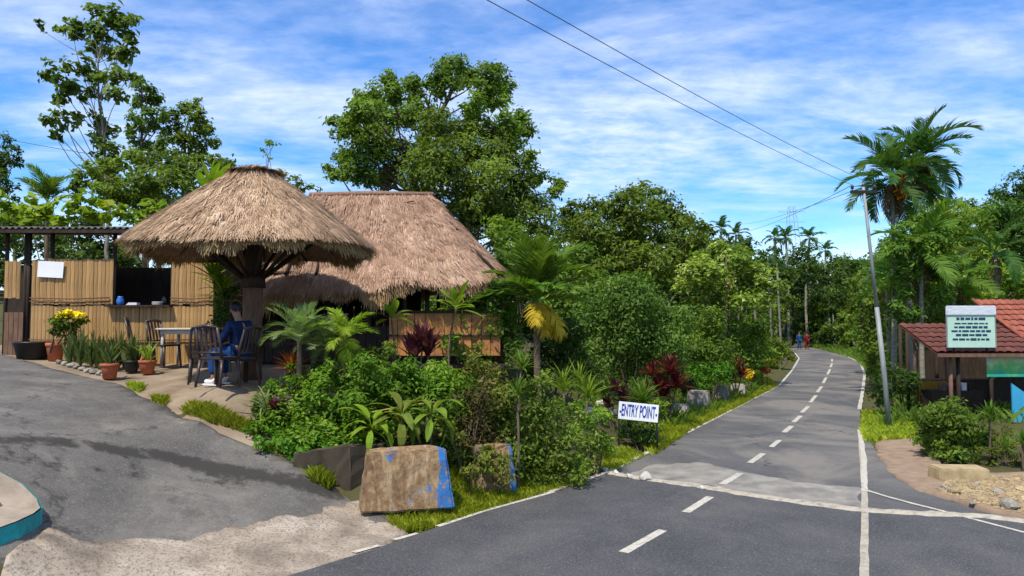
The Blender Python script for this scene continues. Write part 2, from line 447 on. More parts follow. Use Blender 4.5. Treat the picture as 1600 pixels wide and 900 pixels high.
# painted barrier blocks: rusty streaked cement with flaking blue paint
m, t, o = newmat('barrier_paint')
c = N(t, 'ShaderNodeTexCoord'); s = N(t, 'ShaderNodeSeparateXYZ'); t.links.new(c.outputs['Generated'], s.inputs[0])
f1 = noise(t, 4, 8, .78, (1.7, 1.7, .6), 'Object', .7); f2 = noise(t, 14, 6, .8); f3 = noise(t, 3.2, 5, .65)
col = ramp(t, f1, [(.30, (.055, .036, .024)), (.45, (.20, .120, .062)), (.56, (.31, .215, .115)), (.72, (.42, .35, .25))])
col = mixc(t, tmath(t, 'MULTIPLY', smooth(t, f2, .54, .64), .75), col, (.11, .066, .040))
bx_ = smooth(t, tmath(t, 'ADD', s.outputs['X'], tmath(t, 'MULTIPLY', tmath(t, 'SUBTRACT', f3, .5), .16)), .82, .84)
bl = tmath(t, 'MAXIMUM', tmath(t, 'MULTIPLY', bx_, smooth(t, f2, .40, .50)), tmath(t, 'MULTIPLY', smooth(t, f3, .575, .63), .75))
col = mixc(t, bl, col, ramp(t, f2, [(.38, (.020, .085, .24)), (.62, (.030, .17, .44))]))
finish(t, o, col, .85, f2, .6, .02, .2)

# ------------------------------------------------------------------ mesh helpers
class MB:
    def __init__(s):
        s.v = []; s.f = []; s.n = 0
    def add(s, V, F):
        V = np.asarray(V, float)
        s.f += [tuple(int(i) + s.n for i in q) for q in F]
        s.v.append(V); s.n += len(V)
        return s
    def box(s, c, size, rot=None, taper=1.0):
        x, y, z = np.array(size) / 2
        V = np.array([(-x, -y, -z), (x, -y, -z), (x, y, -z), (-x, y, -z), (-x * taper, -y * taper, z), (x * taper, -y * taper, z), (x * taper, y * taper, z), (-x * taper, y * taper, z)])
        if rot is not None:
            V = V @ np.array(rot.to_3x3()).T if hasattr(rot, 'to_3x3') else V @ np.asarray(rot).T
        return s.add(V + np.array(c), [(0, 3, 2, 1), (4, 5, 6, 7), (0, 1, 5, 4), (1, 2, 6, 5), (2, 3, 7, 6), (3, 0, 4, 7)])
    def tube(s, P, rad, sides=7, cap=True):
        P = np.asarray(P, float); k = len(P)
        rad = np.full(k, rad) if np.isscalar(rad) else np.asarray(rad, float)
        T = np.gradient(P, axis=0); T /= np.linalg.norm(T, axis=1)[:, None] + 1e-9
        ref = np.array([0, 0, 1.0]) if abs(T[0][2]) < .9 else np.array([1.0, 0, 0])
        U = np.cross(T, ref); U /= np.linalg.norm(U, axis=1)[:, None] + 1e-9
        W = np.cross(T, U)
        a = np.linspace(0, 2 * np.pi, sides, endpoint=False)
        V = (P[:, None, :] + rad[:, None, None] * (np.cos(a)[None, :, None] * U[:, None, :] + np.sin(a)[None, :, None] * W[:, None, :])).reshape(-1, 3)
        F = [(i * sides + j, i * sides + (j + 1) % sides, (i + 1) * sides + (j + 1) % sides, (i + 1) * sides + j) for i in range(k - 1) for j in range(sides)]
        if cap:
            F += [tuple(range(sides - 1, -1, -1)), tuple((k - 1) * sides + j for j in range(sides))]
        return s.add(V, F)
    def lathe(s, c, prof, sides=20):
        a = np.linspace(0, 2 * np.pi, sides, endpoint=False)
        V = [(c[0] + r * math.cos(x), c[1] + r * math.sin(x), c[2] + z) for r, z in prof for x in a]
        k = len(prof)
        F = [(i * sides + j, i * sides + (j + 1) % sides, (i + 1) * sides + (j + 1) % sides, (i + 1) * sides + j) for i in range(k - 1) for j in range(sides)]
        F += [tuple(range(sides - 1, -1, -1)), tuple((k - 1) * sides + j for j in range(sides))]
        return s.add(V, F)
    def build(s, name, mat, parent=None, smooth=False, bevel=0.0):
        V = np.concatenate(s.v) if s.v else np.zeros((0, 3))
        return mesh_obj(name, V, s.f, mat, parent, smooth, bevel)
def link(o, parent=None):
    COL.objects.link(o)
    if parent is not None:
        o.parent = parent
    return o
def mesh_obj(name, V, F, mat, parent=None, smooth=False, bevel=0.0):
    me = bpy.data.meshes.new(name)
    me.from_pydata([tuple(v) for v in V], [], F)
    me.materials.append(MATS[mat])
    if smooth:
        me.polygons.foreach_set('use_smooth', [True] * len(me.polygons))
    me.update()
    if bevel:
        bm = bmesh.new(); bm.from_mesh(me)
        bmesh.ops.bevel(bm, geom=bm.edges[:], offset=bevel, segments=2, affect='EDGES', clamp_overlap=True)
        bm.to_mesh(me); bm.free()
    return link(bpy.data.objects.new(name, me), parent)
def quads_mesh(name, V, mat, rnd, parent=None, k=4):
    """V: (n*k,3) vertices of n separate k-gons; rnd: per-face value"""
    n = len(V) // k
    me = bpy.data.meshes.new(name)
    me.vertices.add(n * k); me.vertices.foreach_set('co', np.ascontiguousarray(V, dtype=np.float32).ravel())
    me.loops.add(n * k); me.loops.foreach_set('vertex_index', np.arange(n * k, dtype=np.int32))
    me.polygons.add(n); me.polygons.foreach_set('loop_start', np.arange(0, n * k, k, dtype=np.int32))
    me.polygons.foreach_set('loop_total', np.full(n, k, dtype=np.int32))
    at_ = me.attributes.new('rnd', 'FLOAT', 'FACE'); at_.data.foreach_set('value', np.asarray(rnd, dtype=np.float32))
    me.materials.append(MATS[mat])
    me.update(calc_edges=True)
    return link(bpy.data.objects.new(name, me), parent)
def tag(o, label=None, cat=None, group=None, kind=None):
    if label: o['label'] = label
    if cat: o['category'] = cat
    if group: o['group'] = group
    if kind: o['kind'] = kind
    return o
def thing(name, loc=(0, 0, 0), label=None, cat=None, group=None, rz=0.0):
    e = bpy.data.objects.new(name, None); e.empty_display_size = .2
    e.location = tuple(loc); e.rotation_euler = (0, 0, rz)
    COL.objects.link(e)
    return tag(e, label, cat, group)
def copy_tree(o, parent=None):
    c = o.copy(); COL.objects.link(c); c.parent = parent
    for ch in list(o.children):
        copy_tree(ch, c)
    return c
def unit(v):
    return v / (np.linalg.norm(v, axis=-1, keepdims=True) + 1e-9)

# ------------------------------------------------------------------ ground, road, driveway
xs = np.unique(np.concatenate([np.linspace(-700, -60, 10), np.linspace(-60, -14, 24), np.arange(-14, 14, .28), np.linspace(14, 60, 60), np.linspace(60, 700, 12)]))
ys = np.unique(np.concatenate([np.linspace(-700, -10, 8), np.linspace(-10, 4, 24), np.arange(4, 30, .28), np.linspace(30, 100, 60), np.linspace(100, 800, 14)]))
XX, YY = np.meshgrid(xs, ys)
P2 = np.stack([XX.ravel(), YY.ravel()], 1)
ZZ = H(P2)
nx, ny = len(xs), len(ys)
F = [(j * nx + i, j * nx + i + 1, (j + 1) * nx + i + 1, (j + 1) * nx + i) for j in range(ny - 1) for i in range(nx - 1)]
tag(mesh_obj('ground', np.column_stack([P2, ZZ]), F, 'earth', smooth=True), kind='structure')

def jitter_poly(poly, step, amp, seed=1):
    rg = random.Random(seed); out_ = []
    for a, b in zip(poly, list(poly[1:]) + [poly[0]]):
        a = np.array(a[:2]); b = np.array(b[:2]); L = np.linalg.norm(b - a); k = max(1, int(L / step))
        nrm = np.array([-(b - a)[1], (b - a)[0]]) / max(L, 1e-6)
        for i in range(k):
            out_.append(a + (b - a) * i / k + nrm * rg.uniform(-amp, amp))
    return out_
def sheet(name, poly, mat, off, step=None, flat=None, parent=None, smooth=True):
    bm = bmesh.new()
    vs = [bm.verts.new((p[0], p[1], 0)) for p in poly]
    for tri in tessellate_polygon([[Vector((p[0], p[1], 0)) for p in poly]]):
        try:
            bm.faces.new([vs[i] for i in tri])
        except ValueError:
            pass
    P = np.array([p[:2] for p in poly])
    if step:
        for ax in (0, 1):
            for c in np.arange(P[:, ax].min() + step, P[:, ax].max(), step):
                co = [0, 0, 0]; co[ax] = c; no = [0, 0, 0]; no[ax] = 1
                bmesh.ops.bisect_plane(bm, geom=bm.verts[:] + bm.edges[:] + bm.faces[:], plane_co=co, plane_no=no, dist=1e-5)
    bmesh.ops.recalc_face_normals(bm, faces=bm.faces[:])
    me = bpy.data.meshes.new(name)
    xy = np.array([v.co[:2] for v in bm.verts])
    z = H(xy) + off if flat is None else np.full(len(xy), flat)
    for v, zz_ in zip(bm.verts, z):
        v.co.z = zz_
    for fc in bm.faces:
        if fc.normal.z < 0:
            fc.normal_flip()
        fc.smooth = smooth
    if flat is None:
        be = [ed for ed in bm.edges if ed.is_boundary]
        r_ = bmesh.ops.extrude_edge_only(bm, edges=be)
        for v in r_['geom']:
            if isinstance(v, bmesh.types.BMVert):
                v.co.z -= .12
    bm.to_mesh(me)
    xy = np.array([v.co[:2] for v in bm.verts]); bm.free()
    me.materials.append(MATS[mat])
    return link(bpy.data.objects.new(name, me), parent), xy

road, _ = sheet('road', road_poly, 'asphalt', 0, flat=0.0)
tag(road, kind='structure')

drive_poly = [G(545, 775, .2), G(500, 750, .42), G(400, 697, .78), G(340, 674, .98), G(285, 651, 1.14), G(230, 624, 1.33), G(178, 600, 1.46), G(80, 573, 1.7), G(0, 553, 1.86), np.array([-14, 17, 0]), np.array([-18, 12, 0]),
              np.array([-14, 5, 0]), np.array([-7, 4.5, 0]), G(0, 900, .3), G(150, 890, .2), G(470, 890, .0), G(580, 855, .0), G(630, 818, .0)]
drv, xy = sheet('driveway', jitter_poly(drive_poly, .35, .03, 3), 'driveway_tar', .03, .3)
tag(drv, kind='structure')
# wet run-off streaks across the driveway: distance to two polylines, stored per vertex
def pl_dist(P, pl):
    best = np.full(len(P), 9.0)
    for a, b in zip(pl[:-1], pl[1:]):
        ab = b - a; tt = np.clip(((P - a) @ ab) / (ab @ ab), 0, 1)
        best = np.minimum(best, np.hypot(*(P - (a + tt[:, None] * ab)).T))
    return best
s1 = np.array([ground(*p)[:2] for p in [(-60, 680), (0, 691), (120, 698), (250, 716), (360, 738), (470, 760), (530, 782)]])
s2 = np.array([ground(*p)[:2] for p in [(-40, 715), (0, 722), (120, 735), (250, 752), (400, 760)]])
sv = np.maximum(np.clip(1 - pl_dist(xy, s1) / .34, 0, 1), .7 * np.clip(1 - pl_dist(xy, s2) / .26, 0, 1))
sa = drv.data.attributes.new('streak', 'FLOAT', 'POINT'); sa.data.foreach_set('value', sv.astype(np.float32))

apron_poly = [G(150, 868, .22), G(240, 848, .22), G(330, 828, .25), G(380, 815, .25), G(430, 800, .28), G(500, 790, .25), G(556, 778, .2), G(590, 790, .12), G(640, 822, 0), G(580, 862, 0), G(470, 900, 0), G(400, 930, 0), np.array([-4.0, 6.2, 0]), np.array([-6.3, 4.2, 0]), np.array([-8, 5, 0]), G(0, 905, .35), G(10, 868, .46), G(70, 838, .46), G(120, 858, .3)]
ap, _ = sheet('concrete_apron', jitter_poly(apron_poly, .12, .085, 5), 'apron_concrete', .045, .3)
tag(ap, kind='structure')
patio_poly = [G(415, 690, .80), G(400, 712, .72), G(330, 690, .94), G(275, 664, 1.10), G(220, 634, 1.29), G(168, 608, 1.43), G(70, 576, 1.68), np.array([-12.0, 15.5, 0]), np.array([-12, 21, 0]), np.array([-.4, 19.5, 0]), np.array([-.5, 15.5, 0]), np.array([-3.2, 12.4, 0])]
pt, _ = sheet('patio', jitter_poly(patio_poly, .25, .05, 9), 'patio_floor', .022, .3)
tag(pt, kind='structure')
path_poly = [G(1366, 692), G(1385, 686), G(1428, 688), G(1466, 728), G(1478, 772), G(1440, 769), G(1400, 747), G(1376, 716)]
dp, _ = sheet('dirt_path', jitter_poly(path_poly, .25, .06, 4), 'dirt', .07, .3)
tag(dp, kind='structure')
rub_poly = [G(1462, 772), G(1478, 748), G(1540, 745), G(1620, 745), np.array([12, 13.5]), np.array([12, 10.6]), G(1640, 818), G(1560, 800)]
rp, _ = sheet('rubble_bed', jitter_poly(rub_poly, .25, .06, 6), 'dirt', .07, .3)
tag(rp, kind='structure')
patch_poly = [G(1010, 728), G(1090, 722), G(1150, 735), G(1240, 752), G(1345, 762), G(1346, 794), G(1200, 776), G(1100, 758), G(985, 743)]
pp, _ = sheet('road_patch', jitter_poly(patch_poly, .2, .07, 8), 'dirt', 0, flat=.004)
MATS['dirt2'] = None
m, t, o = newmat('pale_patch')
f1 = noise(t, 2.2, 6, .65); f2 = noise(t, 30, 4, .7)
col = ramp(t, f1, [(.32, (.13, .122, .112)), (.5, (.21, .195, .17)), (.7, (.30, .275, .235))])
finish(t, o, col, .88, f2, .3, .01, .2)
pp.data.materials[0] = MATS['pale_patch']
tag(pp, kind='structure')

near_poly = left_edge[:6] + [G(905, 752), G(952, 740), G(1010, 750), G(1100, 762), G(1200, 779), G(1345, 798), G(1450, 804), G(1530, 807), G(1600, 816), G(1660, 825)] + [np.array([14.0, 8.5, 0]), np.array([40.0, 8.5, 0]), np.array([40.0, -14, 0]), np.array([-13.0, -14, 0])]
np_, _ = sheet('junction_pavement', near_poly, 'asphalt_dark', 0, flat=.004)
tag(np_, kind='structure')
def strip(name, pts, width, mat, z, parent=None, wob=0.0, seed=2):
    rg = random.Random(seed)
    P = np.array([p[:2] for p in pts], float)
    L = np.concatenate([[0], np.cumsum(np.linalg.norm(np.diff(P, axis=0), axis=1))])
    s_ = np.linspace(0, L[-1], max(2, int(L[-1] / .35)))
    C = np.stack([np.interp(s_, L, P[:, 0]), np.interp(s_, L, P[:, 1])], 1)
    T = unit(np.gradient(C, axis=0)); Nn = np.stack([-T[:, 1], T[:, 0]], 1)
    V = []
    for c, n in zip(C, Nn):
        a = width / 2 * (1 + rg.uniform(-wob, wob)); b = width / 2 * (1 + rg.uniform(-wob, wob))
        V += [(*(c + n * a), z), (*(c - n * b), z)]
    k = len(C)
    return mesh_obj(name, V, [(2 * i + 1, 2 * i + 3, 2 * i + 2, 2 * i) for i in range(k - 1)], mat, parent)
inset = lambda pts, d: [p + d * np.array([n[0], n[1], 0]) for p, n in zip(pts, [np.append(v, 0)[:2] for v in [(lambda T: np.array([T[1], -T[0]]))(unit(np.array(pts[min(i + 1, len(pts) - 1)][:2]) - np.array(pts[max(i - 1, 0)][:2]))) for i in range(len(pts))]])]
strip('edge_line', inset(left_edge[5:], .07), .10, 'road_paint', .008, road, .15)
for a, b in [((552, 864), (592, 853)), ((616, 844), (652, 834)), ((684, 823), (760, 798)), ((760, 798), (866, 769))]:
    strip('edge_line', [G(*a), G(*b)], .07, 'road_paint', .0085, road, .15)
rl = [G(*p) for p in RIGHT_PX]
strip('edge_line', [np.array([0.6, 1.0, 0])] + rl[:3] + [G(1352, 800), G(1351, 765), G(1349, 730), G(1343, 672)][3:], .08, 'paint_old', .008, road, .18)
strip('edge_line', [G(1351, 768), G(1350, 715), G(1343, 672)], .09, 'road_paint', .0085, road, .2)
strip('edge_line', inset(right_line[6:], -.02), .11, 'road_paint', .008, road, .2)
strip('edge_line', [G(1352, 766), G(1400, 781), G(1480, 801), G(1540, 817), G(1605, 834), G(1700, 858)], .065, 'road_paint', .009, road, .12)
dash = [((974, 864), (1036, 829)), ((1071, 801), (1110, 777)), ((1129, 757), (1157, 740)), ((1171, 724), (1193, 709)), ((1205, 699), (1218, 688)), ((1225, 676), (1237, 666)), ((1240, 660), (1251, 650)), ((1253, 645), (1263, 635)),
        ((1266, 629), (1275, 618)), ((1277, 613), (1284, 604)), ((1286, 599), (1291, 590)), ((1293, 585), (1297, 577)), ((1297.5, 574), (1300, 568)), ((1300, 565), (1300, 561))]
for i, (a, b) in enumerate(dash):
    strip('lane_dash', [G(*a), G(*b)], .115, 'road_paint', .008, road, .1, i)

# raised cement ridge across the road (crosses markings)
rid = [G(952, 739), G(1010, 749), G(1100, 761), G(1200, 778), G(1345, 797), G(1450, 803), G(1530, 806), G(1600, 815), G(1700, 832), G(1900, 850)]
P = np.array(rid); L = np.concatenate([[0], np.cumsum(np.linalg.norm(np.diff(P, axis=0), axis=1))])
ss = np.arange(0, L[-1], .12); rg = np.random.default_rng(3)
C = np.stack([np.interp(ss, L, P[:, k]) for k in range(2)], 1) + rg.normal(0, .012, (len(ss), 2))
T = unit(np.gradient(C, axis=0)); Nn = np.stack([-T[:, 1], T[:, 0]], 1)
V = []
for i, (c, n) in enumerate(zip(C, Nn)):
    w = .095 * (1 + rg.uniform(-.3, .3)); h = .035 * (1 + rg.uniform(-.4, .3))
    for u, z in ((-1.25, .003), (-.6, h * .75), (0, h), (.6, h * .7), (1.25, .003)):
        V.append((*(c + n * w * u), z))
k = len(C)
tag(mesh_obj('speed_bump', V, [(i * 5 + j, (i + 1) * 5 + j, (i + 1) * 5 + j + 1, i * 5 + j + 1) for i in range(k - 1) for j in range(4)], 'paint_old', smooth=True), kind='structure')

# paved kerb beside the far left bend
kb = [G(1180, 622, .03), G(1216, 598, .03), G(1238, 577, .03), G(1248, 560, .03)]

# island with teal kerb, bottom left
def lifted(px, py, lift):
    d = ray(px, py); t_ = np.arange(3, 14, .02); Q = np.array([0, 0, CAMZ]) + t_[:, None] * d
    return Q[np.argmax(Q[:, 2] <= H(Q[:, :2]) + lift)][:2]
isl = [np.array([-9.5, 6.8])] + [lifted(x, y, .18) for x, y in ((-70, 690), (0, 738), (36, 757), (60, 780), (66, 794), (55, 803), (30, 815), (0, 829), (-60, 860))] + [np.array([-9.5, 4.6])]
z0 = H(np.array(isl)) - .1; zt = H(np.array(isl)) + .18
k = len(isl)
e = thing('traffic_island', (0, 0, 0)); tag(e, kind='structure')
V = [(*p, z) for p, z in zip(isl, z0)] + [(*p, z) for p, z in zip(isl, zt)]
mesh_obj('kerb_face', V, [(i, (i + 1) % k, k + (i + 1) % k, k + i) for i in range(k)], 'kerb_teal', e)
cen = np.mean(np.array(isl), axis=0)
top = [(*(cen + (np.array(p) - cen) * .985), z + .004) for p, z in zip(isl, zt)]
mesh_obj('island_top', top + [(*cen, float(np.mean(zt)) + .01)], [(i, (i + 1) % k, k) for i in range(k)], 'kerb_top', e)

# ------------------------------------------------------------------ foliage helpers
def leaf_quads(P, nrm, L, W, rg, droop=.25):
    n = len(P)
    r = unit(rg.normal(size=(n, 3)))
    d = unit(np.cross(nrm, r))                     # leaf direction, in the leaf plane
    d[:, 2] -= droop; d = unit(d)
    s = unit(np.cross(d, nrm))
    L = (L * rg.uniform(.5, 1.38, n))[:, None]; W = (W * rg.uniform(.7, 1.2, n))[:, None]
    fold = nrm * W * .22
    base = P - d * L * .5
    V = np.stack([base, base + d * L * .48 + s * W * .5 + fold, base + d * L, base + d * L * .48 - s * W * .5 + fold], 1)
    return V.reshape(-1, 3)
def clump_points(C, r, n, rg, flat=.8, sub=None, spread=.26):
    """n points gathered in small lumps over an ellipsoid about C"""
    k = sub or max(5, int(n / 38))
    d = unit(rg.normal(size=(k, 3)))
    rr = r * (rg.uniform(.25, 1.0, k) ** .55)
    sc = C + d * rr[:, None] * np.array([1, 1, flat])
    idx = rg.integers(0, k, n)
    P = sc[idx] + rg.normal(size=(n, 3)) * r * spread * np.array([1, 1, .75])
    outw = unit(P - C)
    return P, outw, idx
def crown_arrays(clumps, L, W, rg, lai=3.6, flat=.8, up=.75, rand=.75, droop=.25, spread=.26):
    VV, RR = [], []
    for c, r in clumps:
        n = max(12, int(lai * math.pi * r * r / (L * W * .5)))
        P, ow, idx = clump_points(np.asarray(c), r, n, rg, flat, spread=spread)
        nr = unit(ow * .8 + np.array([0, 0, up]) + rg.normal(size=(n, 3)) * rand * .72)
        VV.append(leaf_quads(P, nr, L, W, rg, droop))
        RR.append(np.clip(.45 + rg.normal(0, .22, n) + .18 * rg.normal() + .12 * rg.normal(size=idx.max() + 1)[idx], 0, 1))
    return np.concatenate(VV), np.concatenate(RR)
def limb(a, b, rg, bend=.12, k=6):
    a = np.asarray(a, float); b = np.asarray(b, float)
    t = np.linspace(0, 1, k)[:, None]
    L = np.linalg.norm(b - a)
    off = rg.normal(size=3) * L * bend
    return a + (b - a) * t + off * np.sin(np.pi * t) + np.array([0, 0, -L * .06]) * np.sin(np.pi * t)
def trunk_and_limbs(name, base, pts, clumps, r0, rg, mat, parent, sides=8, skip=1):
    """pts: trunk polyline (world); limbs leave the trunk towards each clump"""
    mb = MB()
    pts = np.asarray(pts, float)
    k = len(pts)
    mb.tube(pts, np.linspace(r0, r0 * .22, k), sides)
    o = mb.build(name, mat, parent, True)
    mb = MB()
    for i, (c, r) in enumerate(clumps[::skip]):
        c = np.asarray(c)
        d = np.linalg.norm(pts - c, axis=1) + np.maximum(0, pts[:, 2] - c[2] + .1) * 3
        j = max(1, int(np.argmin(d)) - 1)
        a = pts[min(j, k - 1)]
        rr = r0 * (1 - .78 * j / (k - 1))
        q = limb(a, c, rg)
        mb.tube(q, np.linspace(rr * .45, max(.010, rr * .09), len(q)), 5, False)
    mb.build('limbs', mat, parent, True)
    return o
def px_tree(name, Y, base_px, trunk_px, clumps_px, L, W, mat, label, r0=.16, bark='bark', group=None, lai=3.4, depth=.5, flat=.8, seed=1, extra=1.0, cat='tree', up=.75, droop=.25, spread=.26, rscale=1.0):
    rg = np.random.default_rng(seed)
    b = on(base_px, Y); b[2] -= .15
    xs_ = [c[0] for c in clumps_px]
    half = (max(xs_) - min(xs_)) * mpp(Y) * depth
    cl = []
    for (x, y, r) in clumps_px:
        dy = rg.uniform(-half, half) * .8
        p = at(x, y, Y + dy)
        cl.append((p, r * mpp(Y) * extra * rscale))
    e = thing(name, b, label, cat, group)
    tp = [b] + [at(x, y, Y) for x, y in trunk_px]
    # resample trunk
    tp = np.array(tp); Lc = np.concatenate([[0], np.cumsum(np.linalg.norm(np.diff(tp, axis=0), axis=1))])
    s_ = np.linspace(0, Lc[-1], 9)
    tp = np.stack([np.interp(s_, Lc, tp[:, k]) for k in range(3)], 1)
    tp[1:-1] += rg.normal(0, .04, (7, 3)) * np.array([1, 1, 0])
    loc = [(c - b, r) for c, r in cl]
    trunk_and_limbs('trunk', None, tp - b, loc, r0, rg, bark, e)
    V, rn = crown_arrays(loc, L, W, rg, lai, flat, up, .75, droop, spread)
    tag(quads_mesh('crown', V, mat, rn, e), kind='stuff')
    return e
def shrub(name, Y, clumps_px, L, W, mat, label, cat='shrub', group=None, seed=1, lai=3.6, depth=.7, flat=.85, stems=5, up=.6, droop=.2, base=None, spread=.26):
    rg = np.random.default_rng(seed)
    mxp = np.mean([c[0] for c in clumps_px])
    b = on(mxp, Y) if base is None else np.array(base, float)
    xs_ = [c[0] - c[2] for c in clumps_px] + [c[0] + c[2] for c in clumps_px]
    half = (max(xs_) - min(xs_)) * .5 * mpp(Y) * depth * .6
    e = thing(name, b, label, cat, group)
    cl = []
    for (x, y, r) in clumps_px:
        Yc = Y + rg.uniform(-half, half); g_ = ground(x, min(y + .75 * r, 895))
        Yc = min(Yc, g_[1]) if Y < 16 else Yc
        p = at(x, y, Yc); cl.append((p - b, r * mpp(Yc)))
    mb = MB()
    for i in range(max(stems, 2)):
        c, r = cl[i % len(cl)]
        a = np.array([rg.normal(0, .08), rg.normal(0, .08), -.1])
        q = limb(a, c + rg.normal(0, .2, 3) * r, rg, .08, 5)
        mb.tube(q, np.linspace(.022, .008, 5), 5, False)
    mb.build('stems', 'bark', e, True)
    V, rn = crown_arrays(cl, L, W, rg, lai, flat, up, .85, droop, spread)
    tag(quads_mesh('foliage', V, mat, rn, e), kind='stuff')
    return e

# strap-shaped leaf blade (dracaena, cordyline, snake plant, heliconia)
def blade(name, L, W, arch, mat, k=7, fold=.25, shape='strap', wave=0.0, seed=0):
    """blade growing along +X from the origin, arching down; mesh only"""
    rg = np.random.default_rng(seed)
    t = np.linspace(0, 1, k)
    ang = .0 - arch * t
    x = np.concatenate([[0], np.cumsum(np.cos(ang[:-1]))]) * L / (k - 1)
    z = np.concatenate([[0], np.cumsum(np.sin(ang[:-1]))]) * L / (k - 1)
    if shape == 'strap':
        w = W * np.clip(np.minimum(.45 + 2.2 * t, 1.0), 0, 1) * np.clip((1 - t) * 2.2, 0.03, 1)
    else:                                            # broad paddle with a stalk
        w = W * np.where(t < .22, .08, np.sin(np.pi * np.clip((t - .18) / .82, 0, 1)) ** .6); w[-1] = .01
    V = []; Fq = []
    for i in range(k):
        wv = wave * rg.normal() * W
        V += [(x[i], w[i] * .5, z[i] + fold * w[i] * .5 + wv), (x[i], 0, z[i]), (x[i], -w[i] * .5, z[i] + fold * w[i] * .5 - wv)]
    for i in range(k - 1):
        Fq += [(3 * i, 3 * i + 1, 3 * i + 4, 3 * i + 3), (3 * i + 1, 3 * i + 2, 3 * i + 5, 3 * i + 4)]
    me = bpy.data.meshes.new(name); me.from_pydata(V, [], Fq)
    a = me.attributes.new('rnd', 'FLOAT', 'FACE'); a.data.foreach_set('value', np.clip(rg.normal(.5, .2, len(Fq)), 0, 1).astype(np.float32))
    me.materials.append(MATS[mat]); me.update()
    return me
_blades = {}
def blade_mesh(*a, **kw):
    key = (a, tuple(sorted(kw.items())))
    if key not in _blades:
        _blades[key] = blade(*a, **kw)
    return _blades[key]
def rosette(e, center, n, L, W, mat, el=(15, 80), arch=(.4, 1.2), name='leaf', seed=1, shape='strap', scale=(.8, 1.15), wave=0.0, fold=.25, twist=.2):
    rg = random.Random(seed)
    ms = [blade_mesh(name, L, W, arch[0] + (arch[1] - arch[0]) * i / 2, mat, shape=shape, wave=wave, fold=fold, seed=i) for i in range(3)]
    for i in range(n):
        o = bpy.data.objects.new(name, rg.choice(ms)); link(o, e)
        tt = i / max(1, n - 1)
        elev = R(el[0] + (el[1] - el[0]) * tt + rg.uniform(-8, 8))
        o.location = tuple(np.array(center) + np.array([rg.uniform(-.01, .01), rg.uniform(-.01, .01), tt * .04]))
        o.rotation_euler = (rg.uniform(-twist, twist), -elev, i * 2.399 + rg.uniform(-.3, .3))
        s = rg.uniform(*scale); o.scale = (s, s, s)
def spiky(name, pos, n, L, W, mat, label, stem=.0, el=(15, 80), arch=(.4, 1.2), seed=1, cat='plant', group=None, heads=None, stem_mat='bark', **kw):
    e = thing(name, pos, label, cat, group)
    heads = heads or [(0, 0, stem)]
    for j, hd in enumerate(heads):
        if hd[2] > .03:
            rg = np.random.default_rng(seed + j)
            MB().tube(limb((0, 0, -.06), hd, rg, .05, 6), np.linspace(.028, .018, 6), 6).build('stem', stem_mat, e, True)
        rosette(e, hd, n, L, W, mat, el, arch, seed=seed * 7 + j, **kw)
    return e

# palm frond: rachis with pinnate leaflets
def frond(name, L, leafl, mat, arch=1.1, n=26, seed=0, width=.03, droop=.5, vee=.5):
    rg = np.random.default_rng(seed)
    k = 12; t = np.linspace(0, 1, k); ang = -arch * t ** 1.4
    x = np.concatenate([[0], np.cumsum(np.cos(ang[:-1]))]) * L / (k - 1)
    z = np.concatenate([[0], np.cumsum(np.sin(ang[:-1]))]) * L / (k - 1)
    V = []; RN = []
    def quad(a, b, c, d, r):
        V.extend([a, b, c, d]); RN.append(r)
    for i in range(k - 1):                                  # flat-sided rachis
        w0, w1 = .022 * (1 - t[i] * .8), .022 * (1 - t[i + 1] * .8)
        quad((x[i], w0, z[i]), (x[i + 1], w1, z[i + 1]), (x[i + 1], 0, z[i + 1] - w1 * 1.5), (x[i], 0, z[i] - w0 * 1.5), .9)
        quad((x[i], 0, z[i] - w0 * 1.5), (x[i + 1], 0, z[i + 1] - w1 * 1.5), (x[i + 1], -w1, z[i + 1]), (x[i], -w0, z[i]), .9)
    for i in range(n):
        u = .14 + .86 * (i + .5) / n
        c = np.array([np.interp(u, t, x), 0, np.interp(u, t, z)])
        a = np.interp(u, t, ang)
        fwd = np.array([math.cos(a), 0, math.sin(a)]); upv = np.array([-math.sin(a), 0, math.cos(a)])
        ll = leafl * (math.sin(math.pi * min(1, .12 + u * .86)) ** .5) * rg.uniform(.85, 1.1)
        for s in (-1, 1):
            d = fwd * (.45 + .5 * u) + np.array([0, s, 0]) * (1.0 - .35 * u) + upv * (vee + rg.normal(0, .12)); d /= np.linalg.norm(d)
            p1 = c + d * ll * .5; d2 = d + np.array([0, 0, -droop * rg.uniform(.6, 1.4)]); d2 /= np.linalg.norm(d2)
            p2 = p1 + d2 * ll * .5
            wv = fwd * width * rg.uniform(.8, 1.2)
            r = float(np.clip(rg.normal(.5, .2), 0, 1))
            quad(tuple(c - wv * .3), tuple(c + wv * .3), tuple(p1 + wv * .5), tuple(p1 - wv * .5), r)
            quad(tuple(p1 - wv * .5), tuple(p1 + wv * .5), tuple(p2 + wv * .1), tuple(p2 - wv * .1), r)
    V = np.array(V); o = quads_mesh(name, V, mat, RN)
    me = o.data; bpy.data.objects.remove(o)
    return me
